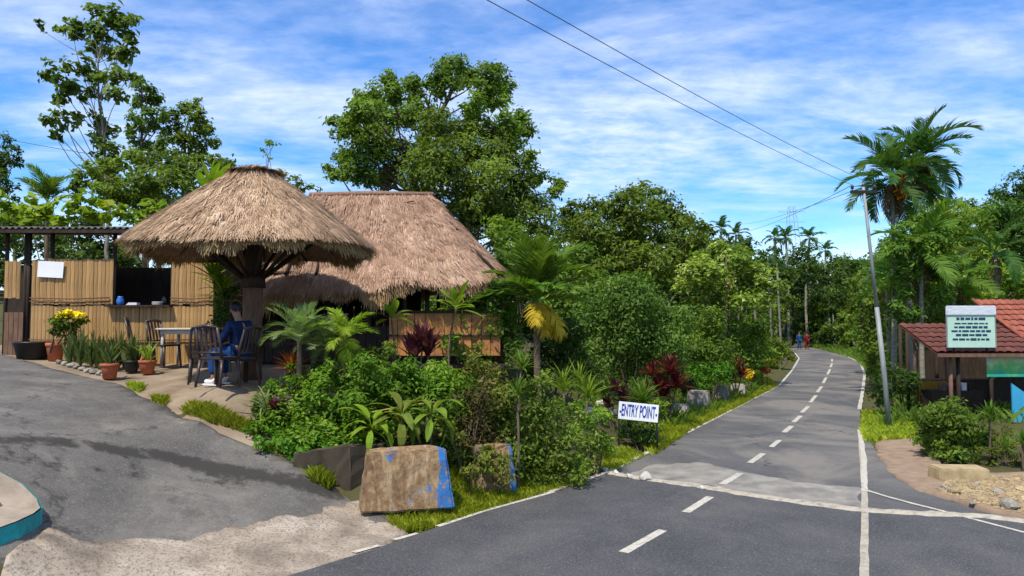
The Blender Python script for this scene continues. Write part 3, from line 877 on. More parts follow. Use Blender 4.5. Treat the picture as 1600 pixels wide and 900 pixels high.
def palm(name, base, top, fr, n, label, r0=.09, trunk='areca_trunk', el=(-35, 75), scale=(.85, 1.1), seed=1, shaft=True, dead=None, group=None, fruit=False, cat='palm tree', lean=None):
    rg = random.Random(seed); ng = np.random.default_rng(seed)
    b = np.array(base, float); tp = np.array(top, float) - b
    e = thing(name, b, label, cat, group)
    q = limb((0, 0, -.15), tp, ng, .015, 10); q[-1] = tp
    if np.linalg.norm(tp) > .3:
        MB().tube(q, np.linspace(r0 * 1.15, r0 * .8, 10), 8).build('trunk', trunk, e, True)
    if shaft:
        d = unit(q[-1] - q[-2])
        MB().tube([tp - d * .1, tp + d * .25, tp + d * .7], [r0 * .9, r0 * 1.1, r0 * .4], 8).build('crownshaft', 'crownshaft', e, True)
        tp = tp + d * .45
    for i in range(n):
        t = i / max(1, n - 1)
        o = bpy.data.objects.new('frond', rg.choice(fr)); link(o, e)
        o.location = tuple(tp + np.array([0, 0, t * .12]))
        o.rotation_euler = (rg.uniform(-.25, .25), -R(el[0] + (el[1] - el[0]) * t ** .8 + rg.uniform(-7, 7)), i * 2.399 + rg.uniform(-.35, .35))
        s = rg.uniform(*scale); o.scale = (s, s, s)
    if dead:
        for i in range(dead[1]):
            o = bpy.data.objects.new('dry_frond', rg.choice(dead[0])); link(o, e)
            o.location = tuple(tp); o.rotation_euler = (0, R(rg.uniform(*(dead[3] if len(dead) > 3 else (48, 75)))), i * (2.1 if len(dead) < 4 else .55) + rg.uniform(-.4, .4) + dead[2])
            s = rg.uniform(.75, 1.0); o.scale = (s, s, s)
    return e
FR_ARECA = [frond('frond', 1.9, .55, 'leaf_palm_dark', a, 30, i, .075, .45, .45) for i, a in enumerate((.9, 1.3, 1.7))]
FR_BIG = [frond('frond', 2.0, .62, 'leaf_palm', a, 30, 5 + i, .085, .5, .4) for i, a in enumerate((.7, 1.1, 1.5))]
FR_DRY = [frond('dry_frond', 1.5, .5, 'leaf_palm_dead', a, 22, 8 + i, .06, .9, .0) for i, a in enumerate((.5, .9))]
FR_YEL = [frond('yellow_frond', 1.0, .42, 'leaf_yellow', a, 20, 10 + i, .06, .6, .2) for i, a in enumerate((.7, 1.0))]
FR_SIL = [frond('frond', .95, .34, 'leaf_silver', a, 28, 13 + i, .028, .35, .35) for i, a in enumerate((.8, 1.3, 1.7))]
FR_LIME = [frond('frond', .62, .26, 'leaf_lime', a, 18, 16 + i, .035, .5, .2) for i, a in enumerate((1.0, 1.5, 1.9))]
FR_FAR = [frond('frond', 1.9, .7, 'leaf_palm_dark', a, 16, 19 + i, .16, .5, .3) for i, a in enumerate((.9, 1.4))]

# ------------------------------------------------------------------ thatch
def thatch_roof(e, S, nu, nv, thick, nstr, slen, rg, fringe_n, fringe_len, area_pow=1.0, fr_low=None):
    """S(u,v)->point, u around 0..1 (closed), v 0 ridge..1 eave"""
    U = np.linspace(0, 1, nu, endpoint=False); Vv = np.linspace(0, 1, nv)
    grid = np.array([[S(u, v) for u in U] for v in Vv])
    V = list(grid.reshape(-1, 3)) + list((grid - np.array([0, 0, thick])).reshape(-1, 3))
    M = nu * nv; Fq = []
    for j in range(nv - 1):
        for i in range(nu):
            a, b, c, d = j * nu + i, j * nu + (i + 1) % nu, (j + 1) * nu + (i + 1) % nu, (j + 1) * nu + i
            Fq += [(a, d, c, b), (M + a, M + b, M + c, M + d)]
    for i in range(nu):
        a, b = (nv - 1) * nu + i, (nv - 1) * nu + (i + 1) % nu
        Fq.append((a, M + a, M + b, b))
    core = mesh_obj('thatch_core', V, Fq, 'thatch_core', e, True)
    # strands
    cand = rg.uniform(size=(nstr * 3, 2))
    keep = rg.uniform(size=len(cand)) < (.12 + .88 * cand[:, 1] ** area_pow)
    uv = cand[keep][:nstr]
    def Sv(uv):
        fu = uv[:, 0] * nu; i0 = np.floor(fu).astype(int) % nu; i1 = (i0 + 1) % nu; a = (fu - np.floor(fu))[:, None]
        fv = np.clip(uv[:, 1], 0, .9999) * (nv - 1); j0 = np.floor(fv).astype(int); b = (fv - j0)[:, None]
        p = (grid[j0, i0] * (1 - a) + grid[j0, i1] * a) * (1 - b) + (grid[j0 + 1, i0] * (1 - a) + grid[j0 + 1, i1] * a) * b
        dv = unit(grid[j0 + 1, i0] * (1 - a) + grid[j0 + 1, i1] * a - (grid[j0, i0] * (1 - a) + grid[j0, i1] * a))
        du = unit(grid[j0 + 1, i1] - grid[j0 + 1, i0])
        nr = unit(np.cross(dv, du)); nr[nr[:, 2] < 0] *= -1
        return p, dv, du, nr
    p, dv, du, nr = Sv(uv)
    n = len(p)
    # thatch courses: strands start in bands so that the layers show
    lift = rg.uniform(0.0, .035, n)[:, None] * (1 + .5 * np.sin(uv[:, 1] * 17 + 5 * np.sin(uv[:, 0] * 31) + 3 * np.sin(uv[:, 0] * 83)))[:, None]
    d = unit(dv + du * rg.normal(0, .13, n)[:, None] + nr * rg.normal(.015, .035, n)[:, None])
    L = (slen * rg.uniform(.4, 1.1, n))[:, None]; w = rg.uniform(.004, .010, n)[:, None]
    bid = (np.floor(uv[:, 0] * 170 + 3 * np.sin(uv[:, 1] * 40)).astype(int) * 37 + np.floor(uv[:, 1] * 11 + np.sin(uv[:, 0] * 90) * .5).astype(int)) % 4096
    tb_ = rg.normal(size=(4096, 4))[bid]
    d = unit(d + du * .16 * tb_[:, :1] + nr * .03 * tb_[:, 1:2]); lift = lift + np.abs(tb_[:, 2:3]) * .018
    a0 = p + nr * lift
    Q = np.stack([a0 - du * w, a0 + du * w, a0 + d * L + du * w * .4, a0 + d * L - du * w * .4], 1).reshape(-1, 3)
    rn = np.clip(rg.normal(.52, .22, n) + .14 * np.sin(uv[:, 0] * 47 + 3 * uv[:, 1]) * np.sin(uv[:, 1] * 9 + 4 * np.sin(uv[:, 0] * 13)) + .10 * np.sin(uv[:, 0] * 130 + 7 * uv[:, 1]) - .22 * (1 - uv[:, 1]) ** 2 + .17 * tb_[:, 3] - .35 * np.clip(np.sin(uv[:, 0] * 29 + 5 * uv[:, 1] + 2 * np.sin(uv[:, 0] * 11)) * np.sin(uv[:, 1] * 8 + uv[:, 0] * 17) - .45, 0, 1), 0, 1)
    tag(quads_mesh('thatch', Q, 'thatch', rn, e), kind='stuff')
    uv = np.stack([rg.uniform(size=fringe_n), rg.uniform(.93, .9999, fringe_n)], 1)
    p, dv, du, nr = Sv(uv)
    n = len(p)
    lump = .65 + .35 * np.sin(uv[:, 0] * 61 + 1.3 * np.sin(uv[:, 0] * 23)) + .15 * np.sin(uv[:, 0] * 170)
    if fr_low is not None:
        lump = lump * fr_low(p)
    d = unit(dv * rg.uniform(.3, 1.0, n)[:, None] + np.array([0, 0, -1.0]) * rg.uniform(.5, 1.2, n)[:, None] + du * rg.normal(0, .16, n)[:, None] + nr * rg.normal(0, .1, n)[:, None])
    L = (fringe_len * rg.uniform(.35, 1.1, n) * lump)[:, None]; w = rg.uniform(.005, .013, n)[:, None]
    a0 = p - np.array([0, 0, 1]) * rg.uniform(0, thick, n)[:, None] + nr * .02
    Q = np.stack([a0 - du * w, a0 + du * w, a0 + d * L + du * w * .3, a0 + d * L - du * w * .3], 1).reshape(-1, 3)
    tag(quads_mesh('thatch_fringe', Q, 'thatch_fringe', np.clip(rg.normal(.5, .28, n), 0, 1), e), kind='stuff')

# ------------------------------------------------------------------ round thatched parasol hut
UC = on(394, 12.9)
e = thing('thatched_parasol_hut', UC, 'round cone-shaped thatched shelter on a single thick post over the patio', 'shelter')
zE = at(394, 361, 12.9 - 2.0)[2] - UC[2]; zA = at(400, 266, 12.9)[2] - UC[2]
def S1(u, v):
    a = u * 2 * math.pi
    r = .02 + 1.92 * v
    z = zA + .04 + (zE - zA - .04) * (v ** 1.16)
    z -= .10 * math.exp(-((v - .16) / .05) ** 2) * -0.6
    r *= 1 + .018 * math.sin(a * 5 + 1) + .012 * math.sin(a * 11)
    return np.array([r * math.cos(a), r * math.sin(a), z - .05 * math.sin(a * 3) * v])
thatch_roof(e, S1, 72, 14, .16, 90000, .26, np.random.default_rng(5), 17000, .25)
MB().tube([(0, 0, -.1), (0.0, 0, .9), (.01, 0, 1.75)], [.185, .165, .175], 12).build('post', 'post_brown', e, True)
MB().tube([(.01, 0, 1.70), (.0, 0, 2.3), (0, 0, zA - .35)], [.15, .13, .08], 10).build('upper_post', 'post_dark', e, True)
MB().tube([(.01, 0, 1.60), (.01, 0, 1.82)], [.21, .20], 12).build('collar', 'post_dark', e, True)
for i in range(10):
    a = i / 10 * 2 * math.pi + .2
    r2 = 1.35
    z2 = zA + (zE - zA) * ((r2 - .10) / 1.92) ** 1.13 - .2
    MB().tube([(.16 * math.cos(a), .16 * math.sin(a), 1.76), (r2 * math.cos(a), r2 * math.sin(a), z2)], .032, 6).build('strut', 'post_dark', e, True)
for i in range(14):
    a = i / 14 * 2 * math.pi
    MB().tube([(.2 * math.cos(a), .2 * math.sin(a), zA - .33), (1.9 * math.cos(a), 1.9 * math.sin(a), zE - .13)], .025, 5).build('rafter', 'post_dark', e, True)
mb = MB(); aa = np.linspace(0, 2 * math.pi, 40)
mb.tube(np.stack([1.35 * np.cos(aa), 1.35 * np.sin(aa), np.full(40, zA + (zE - zA) * (1.25 / 1.92) ** 1.13 - .19)], 1), .022, 5, False)
mb.build('ring_beam', 'post_dark', e, True)
for i in range(2):
    rr_ = .34 + .05 * i
    MB().tube(np.stack([rr_ * np.cos(aa), rr_ * np.sin(aa), np.full(40, zA + (zE - zA) * (rr_ / 2.02) ** 1.16 + .05)], 1), .008, 5, False).build('binding_cane', 'post_dark', e, True)

# ------------------------------------------------------------------ large thatched hut with ridge
HY = 17.0
hb = on(612, HY)
e = thing('thatched_restaurant_hut', hb, 'large hipped thatched roof hut on thin dark posts behind the garden', 'hut')
zr = at(600, 306, HY)[2] - hb[2]
ze = at(780, 437, 15.1)[2] - hb[2]
hl, hd, rl_ = 2.84, 2.15, 1.38
rx = at(580, 306, HY)[0] - hb[0]
def S2(u, v):
    a = u * 2 * math.pi
    ca, sa_ = math.cos(a), math.sin(a)
    n = 4.2
    k = (abs(ca) ** n + abs(sa_) ** n) ** (-1 / n)
    ex, ey = hl * k * ca, hd * k * sa_
    tx = rx + rl_ * max(-1, min(1, k * ca * 1.05)); ty = .05 * sa_
    drop = -.20 if ex < .0 else -.20 * max(0, 1 - ex / .5)
    zev = ze + drop * (1 if sa_ < 0 else .3)
    x = tx + (ex - tx) * v; y = ty + (ey - ty) * v
    z = zr + (zev - zr) * v ** .96 + .05 * math.sin(a * 7) * v
    return np.array([x, y, z + .012 * math.sin(v * 22)])
thatch_roof(e, S2, 96, 16, .18, 120000, .28, np.random.default_rng(6), 20000, .34, .8, lambda p: np.where(p[:, 0] < .3, 1.5, 1.0))
MB().tube([(rx - rl_ - .05, 0, zr + .02), (rx, 0, zr + .05), (rx + rl_ + .06, 0, zr + .03)], [.06, .07, .055], 8).build('ridge_roll', 'thatch_core', e, True)
for i, (px, py) in enumerate([(512, 322), (532, 325), (556, 330), (578, 327), (640, 316)]):
    c_ = at(px, py, HY - .30) - hb
    MB().tube([c_ + np.array([-.11, -.02, -.015]), c_ + np.array([.11, -.03, .02])], .014, 5).build('binding_stick', 'post_dark', e, True)
for i, (x, y) in enumerate([(-2.5, -1.75), (-1.0, -1.75), (-.18, -1.75), (.55, -1.75), (1.0, -1.6), (1.55, -1.75), (2.5, -1.75), (2.5, 1.75), (.9, 1.75), (-.9, 1.75), (-2.5, 1.75), (2.5, 0), (-2.5, 0)]):
    MB().tube([(x, y, -.2), (x, y, ze + .12)], .05, 7).build('post', 'post_dark', e, True)
for y in (-1.75, 1.75):
    MB().tube([(-2.7, y, ze + .14), (2.7, y, ze + .14)], .05, 6).build('beam', 'post_dark', e, True)
for i in range(9):
    x = -2.5 + i * 5 / 8
    MB().tube([(x, -1.9, ze + .1), (rx + rl_ * max(-1, min(1, x / 2)), 0, zr - .25)], .03, 5).build('rafter', 'post_dark', e, True)
# plank half wall facing the garden
gap = 0
x = .25
rgp = random.Random(4)
while x < 2.45:
    w = rgp.uniform(.16, .22)
    MB().box((x + w / 2, -1.86 + rgp.uniform(-.008, .008), .62), (w - .012, .03, .86)).build('plank', 'plank_orange', e)
    x += w
MB().box((1.35, -1.90, .60), (2.3, .03, .035)).build('rail', 'post_dark', e)
MB().box((1.35, -1.86, 1.08), (2.4, .10, .05)).build('sill_plank', 'post_dark', e)
x = -2.5
while x < .2:
    w = rgp.uniform(.16, .22)
    MB().box((x + w / 2, -1.86, .42), (w - .012, .03, .75)).build('plank', 'post_dark', e)
    x += w
for i in range(16):
    MB().box((-2.5 + i * .19, 1.86, 1.0), (.18, .03, 2.0)).build('back_plank', 'post_dark', e)
for i in range(12):
    MB().box((-2.58, -1.7 + i * .3, 1.0), (.03, .28, 2.0)).build('side_plank', 'post_dark', e)
MB().box((0, 0, -.02), (5.2, 3.9, .08)).build('floor', 'post_dark', e)
# tables and crockery inside the hut
def simple_table(pos, label, size=(1.2, .7, .75), top='post_dark', rz=0):
    t_ = thing('dining_table', pos, label, 'table', None, rz)
    MB().box((0, 0, size[2]), (size[0], size[1], .045)).build('table_top', top, t_, bevel=.008)
    for sx in (-1, 1):
        for sy in (-1, 1):
            MB().box((sx * (size[0] / 2 - .08), sy * (size[1] / 2 - .08), size[2] / 2 - .011), (.06, .06, size[2] - .02)).build('leg', 'post_dark', t_)
    return t_
simple_table(hb + np.array([-.6, -.9, .03]), 'dark wooden dining table inside the large thatched hut', (1.5, .8, .95))
for i, dx in enumerate((-.25, .1)):
    mb = MB(); mb.lathe((0, 0, 0), [(.02, 0), (.05, .004), (.085, .05), (.08, .05), (.045, .012)], 14)
    o = mb.build('bowl', 'white_cloth', None, True); o.location = tuple(hb + np.array([-.6 + dx, -.95, 1.01]))
    tag(o, ['white bowl at the left on the table inside the thatched hut', 'white bowl at the right on the table inside the thatched hut'][i], 'bowl', 'bowls on the hut table')

# ------------------------------------------------------------------ bamboo kitchen hut on the left
KY = 15.4
kx0, kx1 = at(48, 500, KY)[0], at(332, 500, KY)[0]
kz = Hz((kx0 + kx1) / 2, KY) - .03
zt_ = at(200, 405, KY)[2] - kz
e = thing('bamboo_kitchen_hut', (0, KY, kz), 'bamboo-walled kitchen hut with open serving window and tin roof', 'hut')
wx0, wx1 = at(174, 480, KY)[0], at(266, 480, KY)[0]
ws = at(200, 476, KY)[2] - kz
rgb_ = random.Random(12)
SW = .082
strip_mesh = {}
def strip_obj(x, z0, z1, name='bamboo_strip'):
    key = round(z1 - z0, 2)
    if key not in strip_mesh:
        # half-round split culm with nodes
        k = 6; zs = np.linspace(0, z1 - z0, max(4, int((z1 - z0) / .28) * 2))
        V = []; Fq = []
        for j, z in enumerate(zs):
            bul = 1.06 if j % 2 else 1.0
            for i in range(k):
                a = math.pi * i / (k - 1)
                V.append((SW / 2 * math.cos(a) * .97, -.011 * math.sin(a) * bul, z))
        for j in range(len(zs) - 1):
            for i in range(k - 1):
                Fq.append((j * k + i, j * k + i + 1, (j + 1) * k + i + 1, (j + 1) * k + i))
        me = bpy.data.meshes.new(name); me.from_pydata(V, [], Fq); me.materials.append(MATS['bamboo']); me.update()
        strip_mesh[key] = me
    o = bpy.data.objects.new(name, strip_mesh[key]); link(o, e)
    o.location = (x, rgb_.uniform(-.006, .006), z0 + rgb_.uniform(-.02, .02)); o.rotation_euler = (0, rgb_.uniform(-.006, .006), 0)
x = kx0 + SW / 2
while x < kx1:
    if wx0 < x < wx1:
        strip_obj(x, .02, ws - .05)
    else:
        strip_obj(x, .02, ws - .02)
        strip_obj(x, ws + .0, zt_)
    x += SW * .985
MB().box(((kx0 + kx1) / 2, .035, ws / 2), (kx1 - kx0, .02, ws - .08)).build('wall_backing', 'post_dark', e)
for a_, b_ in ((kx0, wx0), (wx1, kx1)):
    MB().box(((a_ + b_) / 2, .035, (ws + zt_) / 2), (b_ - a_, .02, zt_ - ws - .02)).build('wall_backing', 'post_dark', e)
for z in (ws + .06, ws + .13, .50):
    for a_, b_ in ((kx0, wx0 - .02), (wx1 + .02, kx1)) if z > ws else ((kx0, kx1),):
        MB().tube([(a_, -.045, z + .01), ((a_ + b_) / 2, -.05, z - .012), (b_, -.045, z + .015)], .014, 6).build('binding_pole', 'post_brown', e, True)
MB().box(((wx0 + wx1) / 2, -.03, ws - .03), (wx1 - wx0 + .12, .30, .035)).build('counter_board', 'post_dark', e)
# dark interior: side, back walls, floor
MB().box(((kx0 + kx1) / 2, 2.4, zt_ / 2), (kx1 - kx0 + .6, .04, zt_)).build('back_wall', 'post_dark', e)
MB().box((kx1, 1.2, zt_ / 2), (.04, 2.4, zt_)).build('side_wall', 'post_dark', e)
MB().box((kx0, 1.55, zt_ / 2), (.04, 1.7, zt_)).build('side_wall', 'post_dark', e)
MB().box(((wx0 + wx1) / 2, 2.1, 1.3), (1.9, .3, .03)).build('shelf', 'post_dark', e)
for i in range(5):
    mb = MB(); h_ = random.uniform(.12, .25); mb.lathe((wx0 + .1 + i * .26, 2.1, 1.318), [(.05, 0), (.06, h_ * .6), (.03, h_ * .8), (.03, h_)], 10)
    mb.build('jar', ['metal_galv', 'blue_plastic', 'white_cloth', 'terracotta', 'metal_galv'][i], e, True)
# posts and tin roof
ztop = at(120, 352, KY)[2] - kz
for px in (42, 78, 176, 268, 330):
    x = at(px, 400, KY)[0]
    MB().tube([(x, .08, 0), (x, .08, ztop - .05)], .042, 7).build('post', 'post_dark', e, True)
xl = at(-60, 360, KY)[0]
xr = at(205, 360, KY)[0]
def corr(x0, x1, y0, y1, z0, z1, mat, name, amp=.022, per=.13):
    n = int((x1 - x0) / per * 6)
    X = np.linspace(x0, x1, n); V = []
    for k_ in (0, .012):
        for (y, z) in ((y0, z0), (y1, z1)):
            for x_ in X:
                V.append((x_, y, z + amp * math.sin(x_ / per * 2 * math.pi) + k_))
    Fq = []
    for i in range(n - 1):
        Fq += [(i, n + i, n + i + 1, i + 1), (2 * n + i, 2 * n + i + 1, 3 * n + i + 1, 3 * n + i), (i, i + 1, 2 * n + i + 1, 2 * n + i), (n + i, 3 * n + i, 3 * n + i + 1, n + i + 1)]
    return mesh_obj(name, V, Fq, mat, e)
nsh = 6
for i in range(nsh):
    a_, b_ = xl + (xr + 1.6 - xl) * i / nsh, xl + (xr + 1.6 - xl) * (i + 1) / nsh + .05
    corr(a_, b_, -.32, 3.0, ztop - .10 + .004 * (i % 2), ztop + .16 + .004 * (i % 2), 'roof_sheet', 'roof_sheet')
MB().box(((xl + xr + 1.6) / 2, -.28, ztop - .16), (xr + 1.6 - xl, .05, .07)).build('fascia', 'post_dark', e)
MB().box(((xl + xr + 1.6) / 2, .08, ztop - .13), (xr + 1.6 - xl, .06, .08)).build('wall_plate', 'post_dark', e)
# annex to the left: narrow bamboo panel and dark boards
ax0, ax1 = at(10, 450, KY)[0], at(33, 450, KY)[0]
x = ax0
while x < ax1:
    strip_obj(x, at(20, 466, KY)[2] - kz, at(20, 408, KY)[2] - kz); x += SW
for i in range(4):
    MB().box((ax0 + .03 + i * .1, 0, .55), (.09, .03, 1.05)).build('door_board', 'post_brown', e)
for px in (-25, 8, 38):
    x = at(px, 400, KY)[0]
    MB().tube([(x, .06, 0), (x, .06, ztop - .05)], .04, 7).build('post', 'post_dark', e, True)
MB().box((at(0, 450, KY)[0], 1.6, zt_ / 2), (1.8, .04, zt_)).build('back_wall', 'post_dark', e)
# paper notice
o = MB().box((0, 0, 0), (40 * mpp(KY), .006, 25 * mpp(KY)), Matrix.Rotation(R(3), 3, 'Y')).build('paper_notice', 'paper')
p = at(79, 421, KY - .06); o.location = tuple(p)
tag(o, 'blank-looking white paper sheet pinned high on the bamboo wall', 'notice')
# things on the serving counter
for i, (px, w, h, mt, lb, nm, ct) in enumerate([(188, .16, .18, 'blue_plastic', 'blue plastic jug on the serving window counter', 'jug', 'jug'), (208, .22, .05, 'white_cloth', 'folded white cloth on the counter beside the blue jug', 'cloth', 'cloth'), (246, .34, .07, 'white_cloth', 'stack of white plates at the right of the serving counter', 'plate_stack', 'plates')]):
    p = at(px, 470, KY - .06); zc = kz + ws - .011
    mb = MB()
    if nm == 'jug':
        mb.lathe((0, 0, 0), [(.05, 0), (.07, .03), (.075, h * .6), (.05, h * .85), (.055, h)], 14)
    elif nm == 'cloth':
        for k_ in range(3): mb.box((0.01 * k_, 0, .009 + k_ * .017), (w - .02 * k_, .14, .015))
    else:
        for k_ in range(5): mb.lathe((0, 0, k_ * .013), [(.05, 0), (.11, .012), (.10, .016), (.045, .006)], 16)
    o = mb.build(nm, mt, None, nm == 'jug'); o.location = (p[0], p[1], zc); tag(o, lb, ct)

# ------------------------------------------------------------------ patio furniture
def chair(pos, rz, label):
    c = thing('plastic_chair', pos, label, 'chair', 'brown plastic patio chairs', rz)
    MB().box((0, 0, .43), (.44, .42, .035)).build('seat', 'chair_plastic', c, bevel=.012)
    for sx in (-1, 1):
        MB().tube([(sx * .19, -.18, .42), (sx * .215, -.22, 0)], [.026, .02], 6).build('leg', 'chair_plastic', c, True)
        MB().tube([(sx * .19, .18, .42), (sx * .215, .25, 0)], [.026, .02], 6).build('leg', 'chair_plastic', c, True)
    b = MB()
    for sx in (-1, 1):
        b.tube([(sx * .19, .19, .42), (sx * .20, .24, .65), (sx * .18, .30, .90)], .022, 6)
    b.tube([(-.18, .30, .90), (0, .325, .93), (.18, .30, .90)], .026, 6)
    b.tube([(-.2, .215, .52), (.2, .215, .52)], .018, 6)
    bk = b.build('backrest', 'chair_plastic', c, True)
    for i in range(4):
        x = -.12 + i * .08
        MB().box((x, .262, .71), (.04, .012, .38), Matrix.Rotation(R(-13), 3, 'X')).build('slat', 'chair_plastic', bk)
    return c
def gp(px, py, up=.05):
    p = ground(px, py); p[2] += up; return p
TBL = gp(296, 577)
t_ = thing('patio_table', TBL, 'cream-topped square table on the patio beside the bamboo wall', 'table')
MB().box((0, 0, .75), (.98, .9, .035)).build('table_top', 'table_top', t_, bevel=.012)
for sx in (-1, 1):
    for sy in (-1, 1):
        MB().tube([(sx * .38, sy * .34, .735), (sx * .40, sy * .36, 0)], [.032, .024], 7).build('leg', 'table_leg', t_, True)
MB().box((0, 0, .69), (.84, .76, .08)).build('apron', 'table_leg', t_)
chair(gp(256, 578), R(70), 'brown plastic chair at the left end of the cream table')
chair(gp(222, 574), R(110), 'brown plastic chair behind the snake plants near the hut wall')
chair(gp(318, 604), R(200), 'brown plastic chair with its back to the driveway at the table')
chair(gp(341, 611), R(165), 'brown plastic chair closest to the driveway beside the seated person')
PCH = gp(372, 607); PCH_RZ = R(-115)
chair(PCH, PCH_RZ, 'brown plastic chair that the seated person in jeans sits on')
# dark side table and bench near the post
simple_table(gp(425, 600), 'dark low wooden table next to the thick parasol post', (.9, .6, .62))

# ------------------------------------------------------------------ people
def skin_mesh(name, verts, edges, radii, mat, parent, subs=1, root=0):
    me = bpy.data.meshes.new(name)
    me.from_pydata([tuple(v) for v in verts], edges, [])
    o = link(bpy.data.objects.new(name, me), parent)
    bm = bmesh.new(); bm.from_mesh(me); bm.verts.layers.skin.verify(); bm.to_mesh(me); bm.free()
    for i, r in enumerate(radii):
        d = me.skin_vertices[0].data[i]
        d.radius = (r, r) if np.isscalar(r) else r
        d.use_root = (i == root)
    m_ = o.modifiers.new('skin', 'SKIN'); m_.use_smooth_shade = True
    s_ = o.modifiers.new('sub', 'SUBSURF'); s_.levels = subs; s_.render_levels = subs
    me.materials.append(MATS[mat])
    return o
def person(pos, rz, label, joints, top_mat, leg_mat, shoe_mat, scale=1.0, detail=True):
    """joints: dict of joint -> position, facing -Y"""
    e = thing('person', pos, label, 'person', None, rz); e.scale = (scale,) * 3
    J = {k: np.array(v, float) for k, v in joints.items()}
    names = ['pelvis', 'chest', 'neck', 'head0', 'head1', 'head2', 'shL', 'elL', 'wrL', 'paL', 'shR', 'elR', 'wrR', 'paR', 'hipL', 'knL', 'anL', 'toL', 'hipR', 'knR', 'anR', 'toR']
    rad = dict(pelvis=.13, chest=.135, neck=.055, head0=.06, head1=.088, head2=.06, sh=.055, el=.042, wr=.028, pa=.036, hip=.085, kn=.056, an=.04, to=.035)
    V = [J[n] for n in names]; ix = {n: i for i, n in enumerate(names)}
    E = [(ix[a], ix[b]) for a, b in [('pelvis', 'chest'), ('chest', 'neck'), ('neck', 'head0'), ('head0', 'head1'), ('head1', 'head2'), ('chest', 'shL'), ('shL', 'elL'), ('elL', 'wrL'), ('wrL', 'paL'), ('chest', 'shR'), ('shR', 'elR'), ('elR', 'wrR'), ('wrR', 'paR'),
                                   ('pelvis', 'hipL'), ('hipL', 'knL'), ('knL', 'anL'), ('anL', 'toL'), ('pelvis', 'hipR'), ('hipR', 'knR'), ('knR', 'anR'), ('anR', 'toR')]]
    rr = [rad.get(n, rad.get(n[:-1])) for n in names]
    if detail:
        for s in 'LR':
            w, pa = J['wr' + s], J['pa' + s]
            d = unit(pa - w); side = unit(np.cross(d, np.array([0, 0, 1.0]))); dn = np.cross(side, d)
            pi = ix['pa' + s]
            for f_, (off, ln) in enumerate([(-.027, .062), (-.009, .072), (.009, .068), (.026, .055)]):
                a = len(V); V += [pa + d * .03 + side * off, pa + d * (.03 + ln * .55) + side * off * 1.1 - dn * .01, pa + d * (.03 + ln) + side * off * 1.1 - dn * .03]
                rr += [.0095, .0088, .0075]; E += [(pi, a), (a, a + 1), (a + 1, a + 2)]
            sg = 1 if s == 'L' else -1
            a = len(V); V += [pa - d * .01 + side * .04 * sg, pa + d * .025 + side * .06 * sg - dn * .01]; rr += [.011, .009]; E += [(pi, a), (a, a + 1)]
        hc = J['head1']; fw = unit(J['toL'] * np.array([1, 1, 0]) - J['anL'] * np.array([1, 1, 0]))
        a = len(V); V += [hc + fw * .075 - np.array([0, 0, .015]), hc + fw * .112 - np.array([0, 0, .03])]; rr += [.018, .012]; E += [(ix['head1'], a), (a, a + 1)]
    skin_mesh('body', V, E, rr, 'skin', e)
    # clothes follow the same joints, a little thicker
    V2 = [J['pelvis'] + np.array([0, 0, -.02]), J['chest'], (J['chest'] + J['neck']) / 2, J['shL'], J['elL'], J['wrL'] * .85 + J['elL'] * .15, J['shR'], J['elR'], J['wrR'] * .85 + J['elR'] * .15]
    skin_mesh('jacket', V2, [(0, 1), (1, 2), (1, 3), (3, 4), (4, 5), (1, 6), (6, 7), (7, 8)], [.155, .165, .085, .078, .062, .048, .078, .062, .048], top_mat, e)
    V3 = [J['pelvis'], J['hipL'], J['knL'], J['anL'] * .9 + J['knL'] * .1, J['hipR'], J['knR'], J['anR'] * .9 + J['knR'] * .1]
    skin_mesh('trousers', V3, [(0, 1), (1, 2), (2, 3), (0, 4), (4, 5), (5, 6)], [.150, .108, .080, .066, .108, .080, .066], leg_mat, e)
    for s in 'LR':
        a, b = J['an' + s], J['to' + s]
        dd = unit((b - a) * np.array([1, 1, 0]))
        a0 = np.array([a[0], a[1], b[2]]) - dd * .05
        sh = skin_mesh('shoe', [a0, a0 + dd * .12, a0 + dd * .23, a0 + np.array([0, 0, .06])], [(0, 1), (1, 2), (0, 3)], [.048, .050, .034, .05], shoe_mat, e)
        MB().box(tuple(a0 + dd * .10 - np.array([0, 0, .044])), (.085, .27, .025), Matrix.Rotation(math.atan2(-dd[0], dd[1]), 3, 'Z')).build('sole', 'shoe_white', sh)
    hc = J['head1']; fw = unit((J['toL'] - J['anL']) * np.array([1, 1, 0]))
    bm = bmesh.new(); bmesh.ops.create_icosphere(bm, subdivisions=3, radius=1.0)
    for v in bm.verts:
        v.co = Vector((v.co.x * .100, v.co.y * .112, v.co.z * .115)) * (1 + .03 * math.sin(v.co.x * 40 + v.co.z * 33))
    dele = [v for v in bm.verts if (v.co.y * fw[1] + v.co.x * fw[0] > .035 and v.co.z < .055) or v.co.z < -.055]
    bmesh.ops.delete(bm, geom=dele, context='VERTS')
    me = bpy.data.meshes.new('hair'); bm.to_mesh(me); bm.free(); me.materials.append(MATS['hair'])
    ho = link(bpy.data.objects.new('hair', me), e); ho.location = tuple(hc + np.array([0, 0, .03]))
